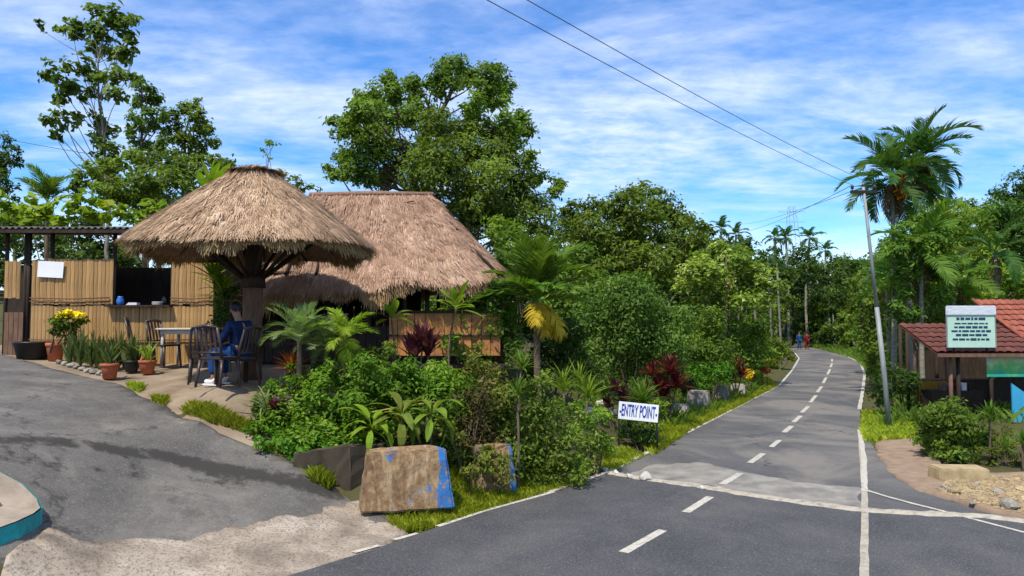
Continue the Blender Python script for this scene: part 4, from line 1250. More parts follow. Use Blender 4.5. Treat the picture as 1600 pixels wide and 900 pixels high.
    if detail:
        sd = np.array([-fw[1], fw[0], 0])
        for s in (-1, 1):
            mb = MB(); mb.lathe((0, 0, 0), [(.003, -.011), (.010, -.006), (.012, 0), (.010, .006), (.003, .011)], 8)
            eo = mb.build('eye', 'hair', e, True); eo.location = tuple(hc + fw * .082 + sd * .032 * s + np.array([0, 0, .012]))
            mb = MB(); mb.lathe((0, 0, 0), [(.004, -.03), (.014, -.012), (.018, .01), (.006, .03)], 8)
            eo = mb.build('ear', 'skin', e, True); eo.location = tuple(hc + sd * .088 * s)
        eo = MB().tube([hc + fw * .088 - sd * .022 - np.array([0, 0, .052]), hc + fw * .096 - np.array([0, 0, .054]), hc + fw * .088 + sd * .022 - np.array([0, 0, .052])], .006, 6).build('mouth', 'cloth_red', e, True)
    return e
SIT = dict(pelvis=(0, .02, .56), chest=(0, .03, .86), neck=(0, -.02, 1.06), head0=(0, -.05, 1.10), head1=(0, -.08, 1.19), head2=(0, -.075, 1.26),
           shL=(-.19, .0, .98), elL=(-.25, -.10, .72), wrL=(-.14, -.32, .66), paL=(-.11, -.39, .655), shR=(.19, .0, .98), elR=(.25, -.10, .72), wrR=(.14, -.32, .66), paR=(.11, -.39, .655),
           hipL=(-.10, -.03, .53), knL=(-.14, -.46, .54), anL=(-.14, -.44, .10), toL=(-.15, -.58, .055), hipR=(.10, -.03, .53), knR=(.15, -.45, .54), anR=(.16, -.36, .10), toR=(.17, -.50, .055))
person(PCH, PCH_RZ + 0.0, 'person in dark blue jacket and blue jeans seated beside the parasol post', SIT, 'jacket_blue', 'jeans_blue', 'shoe_white')
STAND = dict(pelvis=(0, 0, .95), chest=(0, 0, 1.25), neck=(0, -.01, 1.46), head0=(0, -.02, 1.50), head1=(0, -.03, 1.60), head2=(0, -.03, 1.67),
             shL=(-.19, 0, 1.38), elL=(-.25, .02, 1.10), wrL=(-.24, -.06, .86), paL=(-.24, -.09, .79), shR=(.19, 0, 1.38), elR=(.25, .02, 1.10), wrR=(.24, -.06, .86), paR=(.24, -.09, .79),
             hipL=(-.10, 0, .92), knL=(-.11, -.06, .50), anL=(-.11, .06, .10), toL=(-.12, -.08, .055), hipR=(.10, 0, .92), knR=(.11, -.02, .50), anR=(.11, -.04, .10), toR=(.12, -.18, .055))
person(G(1249, 547), R(10), 'person in blue clothes far along the road at the bend', STAND, 'cloth_blue', 'cloth_blue', 'black_plastic', 1.0, False)
person(G(1261, 547), R(200), 'person in red clothes far along the road at the bend', STAND, 'cloth_red', 'cloth_red', 'black_plastic', 1.0, False)

# ------------------------------------------------------------------ pots and potted plants
def pot(pos, h, r, mat, label, cat='flower pot', square=False):
    e = thing('flower_pot', pos, label, cat, 'pots by the patio edge')
    MB().lathe((0, 0, 0), [(r * .70, 0), (r * .95, h * .82), (r * .95, h * .84), (r * .86, h * .84), (r * .8, h * .7)], 18).build('vessel', mat, e, True)
    MB().lathe((0, 0, h * .80), [(r * 1.0, 0), (r * 1.06, .01), (r * 1.06, h * .19), (r * .93, h * .20), (r * .9, .02)], 18).build('rim', mat, e, True)
    MB().lathe((0, 0, h * .74), [(r * .3, 0), (r * .88, .0), (r * .8, .015), (.01, .03)], 14).build('potting_soil', 'soil', e, True)
    return e
PT = [(171, 596, .27, .15, 'terracotta', 'terracotta pot at the patio corner closest to the driveway'), (230, 588, .25, .15, 'terracotta', 'terracotta pot beside the chair behind the snake plants'),
      (84, 556, .36, .17, 'terracotta', 'tall terracotta pot under the yellow flowering shrub'), (205, 586, .22, .14, 'black_plastic', 'black pot between the two terracotta pots')]
PP = []
for px, py, h, r, mt, lb in PT:
    p = gp(px, py, .045)
    if px == 84: p = on(88, 14.75); p[2] += .03
    PP.append(p); pot(p, h, r, mt, lb)
tub = thing('black_tub', on(52, 14.9) + np.array([0, 0, .03]), 'squat black plastic tub by the kitchen hut corner', 'tub')
MB().lathe((0, 0, 0), [(.26, 0), (.33, .30), (.35, .31), (.35, .34), (.31, .34), (.27, .08)], 22).build('vessel', 'black_plastic', tub, True)
for s in (-1, 1):
    MB().tube([(s * .34, -.07, .30), (s * .40, 0, .27), (s * .34, .07, .30)], .014, 6).build('handle', 'black_plastic', tub, True)
# stone edging under the snake plants
rgs = random.Random(8)
def rock_mesh(seed, sq=.65):
    bm = bmesh.new(); bmesh.ops.create_icosphere(bm, subdivisions=2, radius=1.0)
    g = np.random.default_rng(seed)
    dirs = unit(g.normal(size=(9, 3))); cut = g.uniform(.55, .9, 9)
    for v in bm.verts:
        c = np.array(v.co)
        for d, k_ in zip(dirs, cut):
            s_ = c @ d
            if s_ > k_: c = c - d * (s_ - k_)
        v.co = Vector((c[0], c[1] * .85, c[2] * sq))
    me = bpy.data.meshes.new('stone'); bm.to_mesh(me); bm.free()
    return me
ROCKS = {}
def rock(pos, s, mat, label, seed, group, name='stone', rz=None):
    key = (seed % 5, mat)
    if key not in ROCKS:
        me = rock_mesh(seed % 5 + 40); me.materials.append(MATS[mat]); ROCKS[key] = me
    o = link(bpy.data.objects.new(name, ROCKS[key])); o.location = tuple(np.array(pos) + np.array([0, 0, s * .35]))
    sx = rgs.uniform(.8, 1.25)
    o.scale = (s * sx, s, s * rgs.uniform(.8, 1.1)); o.rotation_euler = (rgs.uniform(-.2, .2), rgs.uniform(-.2, .2), rgs.uniform(0, 6) if rz is None else rz)
    return tag(o, label, 'stone', group)
words_n = ['first', 'second', 'third', 'fourth', 'fifth', 'sixth', 'seventh', 'eighth', 'ninth', 'tenth', 'eleventh', 'twelfth', 'thirteenth', 'fourteenth', 'fifteenth', 'sixteenth', 'seventeenth', 'eighteenth', 'nineteenth', 'twentieth']
for i in range(9):
    rock(gp(92 + i * 9, 571 + i * 2.6, .03), .085, 'stone', '%s edging stone from the left below the snake plants' % words_n[i], i, 'edging stones below the snake plants')
# snake plants
for i in range(13):
    px = 108 + i * 8.6; py = 572 + i * 1.1 + rgs.uniform(-5, 4)
    p = gp(px, py, .04)
    spiky('snake_plant', p, 9, .62, .075, 'leaf_snake', '%s snake plant from the left in the row beside the patio' % words_n[i], 0, (62, 88), (-.05, .25), i + 3, 'plant', 'snake plant row', scale=(.7, 1.25), wave=.06, twist=.5)
# shrub with yellow flowers in the tall pot
pc = PP[2]
shrub('flowering_shrub', pc[1], [(92, 505, 15), (108, 500, 16), (122, 506, 14), (104, 515, 16), (88, 515, 11)], .09, .045, 'leaf_mid', 'green shrub topped with yellow flowers in the tall terracotta pot', seed=3, base=pc + np.array([0, 0, .27]))
fl = thing('yellow_blossoms', pc + np.array([0, 0, .5]), 'cap of yellow blossoms on the potted shrub by the hut', 'flowers'); rg = np.random.default_rng(2)
cl = [(at(x, y, pc[1] - .1) - (pc + np.array([0, 0, .5])), r * mpp(pc[1])) for x, y, r in [(96, 493, 9), (110, 489, 11), (124, 493, 9)]]
V, rn = crown_arrays(cl, .05, .045, rg, 3, .5, 1.2)
tag(quads_mesh('petals', V, 'petal_yellow', rn, fl), kind='stuff')
for k_, i in enumerate((0, 1, 3)):
    p = PP[i]
    spiky('potted_plant', p + np.array([0, 0, .2]), 10, .42, .06, 'leaf_snake' if i != 1 else 'leaf_light', ['spiky plant in the terracotta pot closest to the driveway', 'short green plant in the terracotta pot beside the chair', 'spiky plant in the black pot between terracotta pots'][k_], 0, (45, 85), (.1, .6), 30 + i)
# epiphyte with yellow-green leaves on the hut corner post
p = at(345, 462, 14.4)
e = spiky('hanging_fern', p - np.array([0, 0, .45]), 26, .55, .085, 'leaf_lime', 'yellow-green broad-leaved plant growing against the hut corner', .55, (5, 85), (.3, 1.0), 77, 'plant', None, [(0, 0, .55), (-.12, -.05, .75), (.1, -.1, .35)])
shrub('dark_shrub', 13.9, [(352, 478, 16), (345, 500, 16), (362, 460, 14)], .12, .05, 'leaf_dark', 'dark leafy shrub below the yellow-green plant by the hut corner', seed=9)

# ------------------------------------------------------------------ retaining walls and barrier blocks
def wall_between(name, pts, h, th, mat, label, cat='wall', sink=.25, group=None):
    """coping-topped wall following ground points (world xy); built of separate cast sections"""
    e = thing(name, (0, 0, 0), label, cat, group)
    for a, b in zip(pts[:-1], pts[1:]):
        a = np.array(a[:2]); b = np.array(b[:2]); d = unit(b - a); n = np.array([-d[1], d[0]])
        za, zb = Hz(*a), Hz(*b)
        V = []
        for p, z in ((a, za), (b, zb)):
            for s in (0, 1):
                V += [(*(p + n * th * s), z - sink), (*(p + n * th * s), z + h)]
        F_ = [(0, 4, 5, 1), (2, 3, 7, 6), (1, 5, 7, 3), (0, 1, 3, 2), (4, 6, 7, 5)]
        mesh_obj('wall_section', V, F_, mat, e, bevel=.015)
    return e
w0, w1 = ground(458, 733), ground(547, 778)
def level_wall(name, pts, tops, th, mat, label):
    e = thing(name, (0, 0, 0), label, 'wall')
    for (a, b), (za, zb) in zip(zip(pts[:-1], pts[1:]), zip(tops[:-1], tops[1:])):
        a = np.array(a[:2]); b = np.array(b[:2]); d = unit(b - a); n = np.array([-d[1], d[0]]); V = []
        for p, z in ((a, za), (b, zb)):
            for s in (0, 1):
                V += [(*(p + n * th * s), -.2), (*(p + n * th * s), z)]
        o = mesh_obj('wall_section', V, [(0, 4, 5, 1), (2, 3, 7, 6), (1, 5, 7, 3), (0, 1, 3, 2), (4, 6, 7, 5)], mat, e)
        bm = bmesh.new(); bm.from_mesh(o.data); bmesh.ops.recalc_face_normals(bm, faces=bm.faces[:])
        bmesh.ops.subdivide_edges(bm, edges=bm.edges[:], cuts=7, use_grid_fill=True)
        g = random.Random(3)
        for v in bm.verts:
            v.co += Vector((g.uniform(-.008, .008), g.uniform(-.008, .008), g.uniform(-.012, .012)))
        bm.to_mesh(o.data); bm.free()
    return e
w2 = G(735, 757, .05); w3 = G(800, 745, .05)
tzr = at(547, 697, w1[1])[2]
level_wall('retaining_wall', [w0, w1, w2, w3], [at(458, 709, w0[1])[2], tzr, tzr - .12, tzr - .3], .2, 'wall_concrete', 'dark stained concrete retaining wall holding the front garden bed')
def barrier(pos, rz, size, label, seed):
    W, D_, Ht = size
    e = thing('barrier_block', pos, label, 'barrier', 'painted concrete barrier blocks', rz)
    bm = bmesh.new(); bmesh.ops.create_cube(bm, size=1.0)
    for v in bm.verts:
        tp = v.co.z > 0
        v.co = Vector((v.co.x * W * (.84 if tp else 1.0), v.co.y * D_ * (.6 if tp else 1.0), Ht if tp else -.08))
    bmesh.ops.bevel(bm, geom=bm.edges[:], offset=.025, segments=2, affect='EDGES')
    bmesh.ops.triangulate(bm, faces=bm.faces[:])
    bmesh.ops.subdivide_edges(bm, edges=[ed for ed in bm.edges if ed.calc_length() > .1], cuts=5, use_grid_fill=True)
    g = random.Random(seed)
    from mathutils import noise as mn
    for v in bm.verts:
        n_v = mn.noise_vector(v.co * 7 + Vector((seed * 9, 0, 0))) * .016 + mn.noise_vector(v.co * 22) * .006
        v.co += n_v
        if v.co.z > Ht - .05 and mn.noise(v.co * 5 + Vector((3, 1, seed))) > .12: v.co.z -= .03
    me = bpy.data.meshes.new('block'); bm.to_mesh(me); bm.free(); me.materials.append(MATS['barrier_paint'])
    link(bpy.data.objects.new('block', me), e)
    return e
b1 = ground(634, 786)
barrier(b1, R(13), (1.20, .55, .68), 'rust-streaked concrete barrier block with blue painted end by the driveway', 1)
b2 = ground(768, 760)
barrier(b2, R(24), (.62, .5, .60), 'small blue-ended concrete block half hidden under the roadside shrubs', 2)

# ------------------------------------------------------------------ entry sign
sL, sR = ground(968, 700), G(1027, 706)
sR[2] = Hz(sR[0], sR[1])
Ys = sR[1]
pL = np.array([at(968, 640, Ys)[0], Ys + .12, 0]); pL[2] = Hz(pL[0], pL[1])
e = thing('entry_sign', sR, 'small white sign reading ENTRY POINT on two black posts beside the road', 'sign')
for p, topy in ((pL, 628), (sR, 636)):
    q = p - sR
    zt2 = at(1000, topy, Ys)[2] - sR[2]
    MB().tube([(q[0], q[1], -.1), (q[0], q[1], zt2)], .016, 6).build('post', 'metal_black', e, True)
ang = math.atan2(5.0, 60.0)
cpos = (at(998, 644, Ys - .03)) - sR
bw, bh = 61 * mpp(Ys), 27 * mpp(Ys)
brd = MB().box((0, 0, 0), (bw, .02, bh)).build('board', 'sign_white', e, bevel=.003)
brd.location = tuple(cpos + np.array([0, .04, 0])); brd.rotation_euler = (0, ang, math.atan2(pL[1] - sR[1], pL[0] - sR[0]) - math.pi + .0)
def text_mesh(body, size, name, mat, parent, bold=.0, loc=(0, 0, 0), rot=(math.pi / 2, 0, 0), sx=1.0):
    cu = bpy.data.curves.new(name, 'FONT'); cu.body = body; cu.size = size; cu.align_x = 'CENTER'; cu.align_y = 'CENTER'; cu.offset = bold; cu.extrude = .002
    tmp = bpy.data.objects.new('tmp', cu); COL.objects.link(tmp)
    dg = bpy.context.evaluated_depsgraph_get()
    me = bpy.data.meshes.new_from_object(tmp.evaluated_get(dg)); bpy.data.objects.remove(tmp)
    me.materials.clear(); me.materials.append(MATS[mat])
    o = link(bpy.data.objects.new(name, me), parent); o.location = loc; o.rotation_euler = rot; o.scale = (sx, 1, 1)
    return o
tx = text_mesh('-ENTRY POINT-', bh * .95, 'lettering', 'sign_blue', brd, bh * .020, (0, -.013, .0))
xw = max(v.co.x for v in tx.data.vertices) - min(v.co.x for v in tx.data.vertices)
tx.scale = (bw * .94 / xw, 1, 1)

# stones where the ridge meets the verge
for i, (px, py, s) in enumerate([(963, 741, .075), (985, 747, .09), (1010, 750, .135), (946, 736, .07), (1098, 764, .06)]):
    p = G(px, py); p[2] = max(0.0, Hz(p[0], p[1]))
    rock(p, s, 'stone_pale', ['pale stone second from the left at the end of the road ridge', 'flat pale stone in the middle of the row at the ridge end', 'largest pale stone lying at the end of the road ridge', 'leftmost pale stone at the verge end of the ridge', 'small stone lying on the ridge near the lane dash'][i], i + 2, 'stones on the road ridge')

# ------------------------------------------------------------------ grass verges
def in_poly(P, poly):
    return seg_dist(P, np.array([p[:2] for p in poly]))[1]
def grass(name, poly, n, h, label, seed=1, mat='grass', off=0.0):
    rg = np.random.default_rng(seed)
    Q = np.array([p[:2] for p in poly]); lo, hi = Q.min(0), Q.max(0)
    P = np.zeros((0, 2))
    while len(P) < n:
        c = rg.uniform(lo, hi, (n, 2)); c = c[in_poly(c, poly)]
        P = np.concatenate([P, c])
    P = P[:n]
    z = np.maximum(H(P), -.05) + off
    base = np.column_stack([P, z])
    a = rg.uniform(0, 2 * np.pi, n); d = np.stack([np.cos(a), np.sin(a), np.zeros(n)], 1)
    s = np.stack([-np.sin(a), np.cos(a), np.zeros(n)], 1)
    patch = .6 + .4 * np.sin(P[:, 0] * 3.1 + 1.7 * np.sin(P[:, 1] * 2.3)) * np.sin(P[:, 1] * 2.7)
    hh = (h * rg.uniform(.4, 1.2, n) * (.6 + .5 * patch))[:, None]; w = rg.uniform(.006, .013, n)[:, None]
    mid = base + np.array([0, 0, 1]) * hh * .6 + d * hh * .2; tip = base + np.array([0, 0, 1]) * hh + d * hh * rg.uniform(.3, .9, n)[:, None]
    V = np.stack([base - s * w, base + s * w, tip + s * w * .15, mid - s * w * .7], 1).reshape(-1, 3)
    o = quads_mesh(name, V, mat, np.clip(rg.normal(.5, .25, n) + .2 * (patch - .6), 0, 1))
    return tag(o, label, 'grass', None, 'stuff')
grass('grass_verge', [G(596, 800, .1), G(632, 829), G(700, 816), G(770, 793), G(858, 768), G(905, 752), G(860, 742), G(760, 758), G(700, 772), G(640, 790)], 14000, .13, 'bright yellow-green grass strip in front of the barrier block', 1)
grass('grass_verge', [G(1022, 712), G(1080, 672), G(1150, 637), G(1214, 604), G(1200, 590, .1), G(1150, 606, .1), G(1090, 632, .15), G(1030, 660, .2), G(1000, 690, .1)], 26000, .17, 'bright grass verge along the left side of the road', 2)
grass('grass_verge', [G(930, 733), G(960, 735), G(1010, 712), G(985, 695, .1), G(930, 705, .1)], 4000, .10, 'sparse grass patch beside the entry sign', 3)
grass('grass_verge', [G(1346, 672), G(1352, 690), G(1385, 690), G(1432, 690), G(1430, 660), G(1400, 650), G(1352, 640)], 9000, .14, 'grass patch around the foot of the utility pole', 4)
grass('grass_tuft', [ground(285, 652), ground(330, 668), ground(400, 690), ground(410, 678), ground(360, 660), ground(300, 642)], 3600, .12, 'grass growing along the patio edge at the driveway', 5, off=.03)
grass('grass_tuft', [ground(198, 608), ground(216, 618), ground(226, 612), ground(206, 603)], 500, .10, 'small grass tuft by the terracotta pot at the driveway', 6, off=.03)
grass('grass_tuft', [ground(236, 630), ground(258, 638), ground(262, 630), ground(244, 626)], 500, .10, 'small grass tuft at the middle of the patio edge', 7, off=.03)
grass('grass_tuft', [ground(484, 755), ground(512, 772), ground(520, 766), ground(494, 748)], 500, .17, 'lime green weeds at the foot of the dark retaining wall', 8, off=.03)
grass('undergrowth', [np.array([4.0, 17.5]), np.array([9, 27]), np.array([17, 50]), np.array([22, 68]), np.array([17, 70]), np.array([11, 50]), np.array([5, 30]), np.array([1.5, 18])], 26000, .35, 'low green undergrowth along the left roadside slope', 9, 'leaf_mid')
grass('undergrowth', [np.array([8.6, 17.5]), np.array([11, 22]), np.array([17, 35]), np.array([24, 52]), np.array([32, 80]), np.array([45, 80]), np.array([34, 50]), np.array([24, 30]), np.array([15, 19])], 30000, .38, 'low green undergrowth along the right roadside', 10, 'leaf_mid')

# ------------------------------------------------------------------ garden planting between hut and road
rg = np.random.default_rng(21)
def px_cloud(cls, Y, dy, rs):
    return [(at(x, y, Yc), r * mpp(Yc)) for x, y, r in cls for Yc in [min(Y + rs.uniform(-dy, dy), ground(x, y + .75 * r)[1])]]
rs = np.random.default_rng(4)
herb = px_cloud([(432, 662, 28), (460, 632, 30), (470, 675, 30), (500, 610, 30), (505, 650, 36), (520, 690, 22), (540, 590, 30), (545, 630, 36), (560, 665, 32), (590, 585, 32), (595, 620, 36), (625, 600, 32), (635, 575, 24),
                 (650, 610, 34), (680, 585, 28), (690, 615, 34), (720, 600, 26), (620, 650, 28), (575, 570, 20), (450, 690, 18), (720, 640, 26), (430, 600, 16), (440, 685, 24), (480, 690, 24), (515, 672, 26), (415, 670, 18), (545, 685, 20), (590, 640, 30), (650, 640, 28), (690, 645, 26), (600, 665, 22), (470, 605, 20), (460, 585, 16), (500, 590, 20), (520, 570, 14)], 11.2, .35, rs)
V, rn = crown_arrays(herb, .090, .040, rs, 3.6, .8, .8, .7, .1)
tag(quads_mesh('garden_herbs', V, 'leaf_herb', rn), 'mass of bright green leafy herbs filling the front garden bed', 'herbs', None, 'stuff')
# stems below the herbs are hidden by the leaves; soil mound carries them

shrub('mixed_shrub', 11.6, [(740, 640, 38), (775, 620, 36), (725, 600, 28), (760, 590, 30), (770, 665, 34), (735, 680, 28), (745, 560, 22)], .085, .04, 'leaf_mixed', 'loose olive and brown shrub behind the second barrier block', seed=31, lai=2.6)
shrub('brown_shrub', 11.2, [(735, 655, 26), (760, 690, 26), (720, 690, 22), (745, 620, 24)], .07, .03, 'leaf_brownish', 'brownish twiggy shrub above the small barrier block', seed=32, lai=2.2, stems=16)
shrub('roadside_shrub', 11.6, [(830, 640, 40), (800, 680, 38), (845, 690, 42), (810, 720, 34), (860, 735, 30), (885, 700, 34), (790, 650, 30), (860, 650, 30), (895, 740, 24), (825, 745, 24), (840, 600, 24)], .085, .038, 'leaf_mid', 'big loose green shrub hanging over the road edge', seed=33, lai=2.9, stems=10)
shrub('roadside_shrub', 12.4, [(905, 660, 32), (925, 690, 28), (915, 720, 24), (935, 655, 22), (890, 630, 22), (945, 700, 18)], .085, .035, 'leaf_light', 'light green airy shrub left of the entry sign', seed=34, lai=2.2, stems=10)
# spiky dracaena in the shrubs
spiky('dracaena', on(815, 11.4), 36, .34, .035, 'leaf_mid', 'upright spiky dracaena rising above the roadside shrub', .9, (5, 85), (.2, .8), 41, 'plant', None, [(0, 0, at(815, 578, 11.4)[2] - on(815, 11.4)[2])])
spiky('dracaena', on(808, 11.2), 24, .36, .035, 'leaf_palm', 'lower spiky dracaena inside the roadside shrub', .9, (5, 85), (.2, .8), 42, 'plant', None, [(0, 0, at(808, 620, 11.2)[2] - on(808, 11.2)[2])])
for i, (px, py, Y) in enumerate([(880, 612, 13.2), (905, 606, 13.4), (918, 622, 13.0)]):
    p = on(px, Y); h = max(.1, at(px, py, Y)[2] - p[2])
    spiky('grassy_clump', p, 44, .52, .030, 'leaf_light', ['leftmost fountain-like light green grass clump behind the shrubs', 'middle fountain-like light green grass clump behind the shrubs', 'rightmost fountain-like light green grass clump behind the shrubs'][i], h, (20, 88), (.5, 1.3), 50 + i, 'plant', 'grass clumps in the garden', scale=(.7, 1.2))
# spiky plant behind the sign
p = on(1003, 15.4)
spiky('spiky_plant', p, 70, .62, .05, 'leaf_palm', 'rounded spiky plant right behind the entry sign', at(1003, 632, 15.4)[2] - p[2], (-10, 85), (.4, 1.3), 61, scale=(.75, 1.15))
shrub('low_shrub', 15.2, [(1030, 640, 16), (1020, 660, 18), (985, 665, 18), (1005, 680, 18)], .09, .035, 'leaf_light', 'small yellowish green shrub at the right end of the entry sign', seed=36, lai=2.4)
shrub('low_shrub', 14.9, [(978, 668, 16), (1000, 685, 18), (1015, 680, 14)], .09, .04, 'leaf_dark', 'dark low shrub below the entry sign board', seed=37, lai=3)
# red cordylines
for i, (px, py, Y, n, mt, lb, L_) in enumerate([(1018, 588, 17.5, 26, 'leaf_red', 'low reddish cordyline left of the tall red one behind the sign', .40), (1045, 585, 17.8, 40, 'leaf_red', 'tall dark red cordyline behind the entry sign', .55), (1150, 575, 24, 26, 'leaf_red', 'dark red cordyline further up the left roadside', .5), (960, 612, 15.6, 18, 'leaf_purple', 'dark purple cordyline near the white stones', .35)]):
    p = on(px, Y); h = max(.12, at(px, py, Y)[2] - p[2])
    spiky('red_cordyline', p, n, L_, .085, mt, lb, h, (15, 88), (.2, .8), 70 + i, 'plant', 'red cordylines', [(0, 0, h), (.16, .05, h * .72), (-.15, .02, h * .55)])
# left garden accents
p = on(457, 11.7); h = at(457, 580, 11.7)[2] - p[2]
spiky('orange_cordyline', p, 38, .36, .045, 'leaf_orange', 'spiky orange-leaved plant in front of the silver palm', h, (0, 85), (.2, .7), 81)
p = on(432, 11.0); h = at(432, 652, 11.0)[2] - p[2]
spiky('purple_cordyline', p, 22, .20, .10, 'leaf_purple', 'dark purple broad-leaved plant at the front left of the garden', h, (-20, 80), (.5, 1.2), 82, heads=[(0, 0, h), (.06, -.05, h - .15), (-.08, 0, h - .1), (.02, -.08, h + .12)], scale=(.7, 1.1))
p = on(415, 11.1); h = at(415, 640, 11.1)[2] - p[2]
spiky('arching_fern', p, 24, .55, .03, 'leaf_silver', 'arching grey-green fern beside the chairs at the garden corner', h, (20, 75), (.9, 1.6), 83)
p = on(660, 13.0); h = at(660, 548, 13.0)[2] - p[2]
spiky('purple_cordyline', p, 26, .50, .12, 'leaf_purple', 'tall purple broad-leaved cordyline against the plank half wall', h, (45, 88), (.1, .6), 84, heads=[(0, 0, h), (.1, 0, h - .1), (-.15, 0, h - .18)])
p = on(612, 14.0); h = at(612, 500, 14.0)[2] - p[2]
spiky('broad_leaf_plant', p, 14, .45, .14, 'leaf_light', 'pale green broad-leaved plant by the corner of the plank wall', h, (5, 80), (.4, 1.0), 85, shape='paddle')
p = on(712, 14.2); h = at(712, 485, 14.2)[2] - p[2]
spiky('broad_leaf_plant', p, 16, .55, .15, 'leaf_light', 'light green broad-leaved plant in front of the right hut posts', h, (5, 80), (.4, 1.0), 86, shape='paddle')
# silver palms beside the post
p = on(468, 11.45)
palm('silver_palm', p, at(468, 535, 11.45), FR_SIL, 20, 'silvery green feather palm standing beside the parasol post', .05, 'bark', (10, 82), (.55, .78), 91, False, cat='palm')
p = on(510, 11.6)
palm('silver_palm', p, at(512, 545, 11.6), FR_SIL, 13, 'smaller grey-green arching palm right of the tall silver palm', .045, 'bark', (-5, 75), (.45, .62), 92, False, cat='palm')
p = on(536, 11.5)
palm('yellow_palm', p, at(537, 535, 11.5), FR_LIME, 16, 'small lime-yellow palm with a slender straw-coloured stem', .035, 'bamboo_pole', (-50, 75), (.6, .95), 93, False, cat='palm')
# heliconia with broad drooping leaves behind the barrier block
for i, (px, py, Y, n) in enumerate([(582, 672, 10.3, 15), (628, 656, 10.4, 16), (675, 652, 10.5, 15)]):
    p = on(px, Y); h = max(.15, at(px, py, Y)[2] - p[2])
    spiky('heliconia', p, n, .58, .125, ['leaf_lime', 'leaf_mixed', 'leaf_light'][i], ['leftmost broad-leaved heliconia behind the rusty barrier block', 'middle half-dry heliconia behind the rusty barrier block', 'rightmost broad-leaved heliconia behind the rusty barrier block'][i], h, (-25, 70), (.9, 2.0), 95 + i, 'plant', 'heliconias behind the barrier', shape='paddle', scale=(.7, 1.15))
p = on(640, 10.9); h = max(.15, at(640, 690, 10.9)[2] - p[2])
spiky('dry_plant', p, 16, .42, .07, 'leaf_palm_dead', 'withered brown leaves hanging behind the rusty barrier block', h, (-45, 50), (.6, 1.5), 99, scale=(.6, 1.1), wave=.1)
# fallen bamboo pole in the garden
a_, b_ = at(570, 646, 10.7), at(690, 627, 10.9)
o = MB().tube([a_, (a_ + b_) / 2 + np.array([0, 0, .015]), b_], .011, 7).build('bamboo_pole', 'bamboo_pole', None, True)
tag(o, 'pale bamboo pole lying across the plants behind the barrier', 'pole')
# pale stones behind the sign
for i, (px, py, s) in enumerate([(940, 628, .16), (962, 618, .14), (955, 640, .15), (930, 648, .13), (975, 630, .12), (945, 612, .12), (920, 640, .13)]):
    p = ground(px, py + 8); rock(p, s * p[1] / 13, 'stone_pale', '%s stone from the top in the pale rock pile left of the sign' % words_n[[2, 1, 5, 6, 3, 0, 4][i]], i, 'pale rock pile')
# stone planter blocks along the road
for i, (px, py, w, hh, Y) in enumerate([(1090, 640, .62, .62, 21.0), (1125, 622, .5, .6, 23.4), (1060, 655, .5, .4, 19.4), (1152, 610, .5, .5, 25.2)]):
    p = on(px, Y)
    e = MB().box((0, 0, 0), (w, .4, hh), None, .9).build('stone_block', 'stone', None, bevel=.04); e.location = tuple(p + np.array([0, 0, hh / 2 - .08])); e.rotation_euler = (0, 0, R(-25))
    tag(e, ['largest grey stone block on the left verge', 'upright grey stone block just beyond the largest one', 'low mossy stone block closest to the entry sign', 'farthest grey stone block on the left verge'][i], 'stone block', 'stone blocks on the left verge')
kp = [np.array([9.0, 31.2]), np.array([10.4, 35.0]), np.array([12.6, 40.0]), np.array([15.2, 46.0])]
wall_between('verge_wall', [k_ + np.array([-.9, .2]) for k_ in kp], .30, .25, 'stone_ochre', 'low ochre kerb wall on the outside of the left bend')
ksh, _ = sheet('paved_shoulder', [kp[0], kp[1], kp[2], kp[3], kp[3] + np.array([-.9, .3]), kp[2] + np.array([-.9, .3]), kp[1] + np.array([-.9, .3]), kp[0] + np.array([-.9, .3])], 'apron_concrete', .06, .8)
tag(ksh, kind='structure')

# mid-ground shrubs
shrub('leafy_shrub', 15.3, [(740, 470, 26), (770, 455, 28), (745, 505, 30), (780, 500, 32), (725, 540, 28), (765, 545, 34), (800, 540, 28), (700, 460, 20)], .16, .055, 'leaf_palm', 'leafy green shrub at the right end of the thatched hut', seed=101, lai=3.2)
shrub('round_shrub', 19.0, [(985, 468, 38), (945, 490, 34), (1025, 490, 34), (985, 515, 44), (935, 530, 36), (1040, 530, 34), (985, 560, 44), (930, 570, 34), (1040, 570, 30), (900, 545, 26), (1000, 445, 24), (960, 450, 24), (1060, 500, 24), (1055, 545, 26), (915, 500, 24)], .11, .05, 'leaf_tree', 'large rounded dense green shrub beside the road garden', seed=102, lai=4.2, cat='shrub')
shrub('dark_shrub', 16.5, [(860, 540, 36), (890, 520, 32), (870, 575, 34), (905, 570, 30), (840, 570, 28), (830, 500, 26)], .13, .05, 'leaf_dark', 'dark shrub under the yellow-fronded palm', seed=103, lai=3.6)
shrub('pale_shrub', 20.5, [(785, 352, 22), (810, 365, 24), (770, 370, 20), (800, 390, 24), (825, 385, 18)], .17, .07, 'leaf_light', 'pale yellowish shrub rising beside the big thatched roof', seed=104, lai=3.0, stems=6)
shrub('leafy_shrub', 21.0, [(880, 430, 30), (905, 410, 28), (870, 470, 30), (900, 460, 30), (920, 440, 24), (860, 400, 22)], .17, .07, 'leaf_mid', 'mid green shrub between the palm and the round shrub', seed=105, lai=3.4)
shrub('roadside_shrub', 23.5, [(1095, 560, 26), (1070, 545, 26), (1120, 545, 28), (1090, 525, 28), (1130, 570, 22), (1060, 510, 24), (1110, 500, 26)], .16, .06, 'leaf_mid', 'green shrub behind the stone blocks on the left verge', seed=106, lai=3.4)
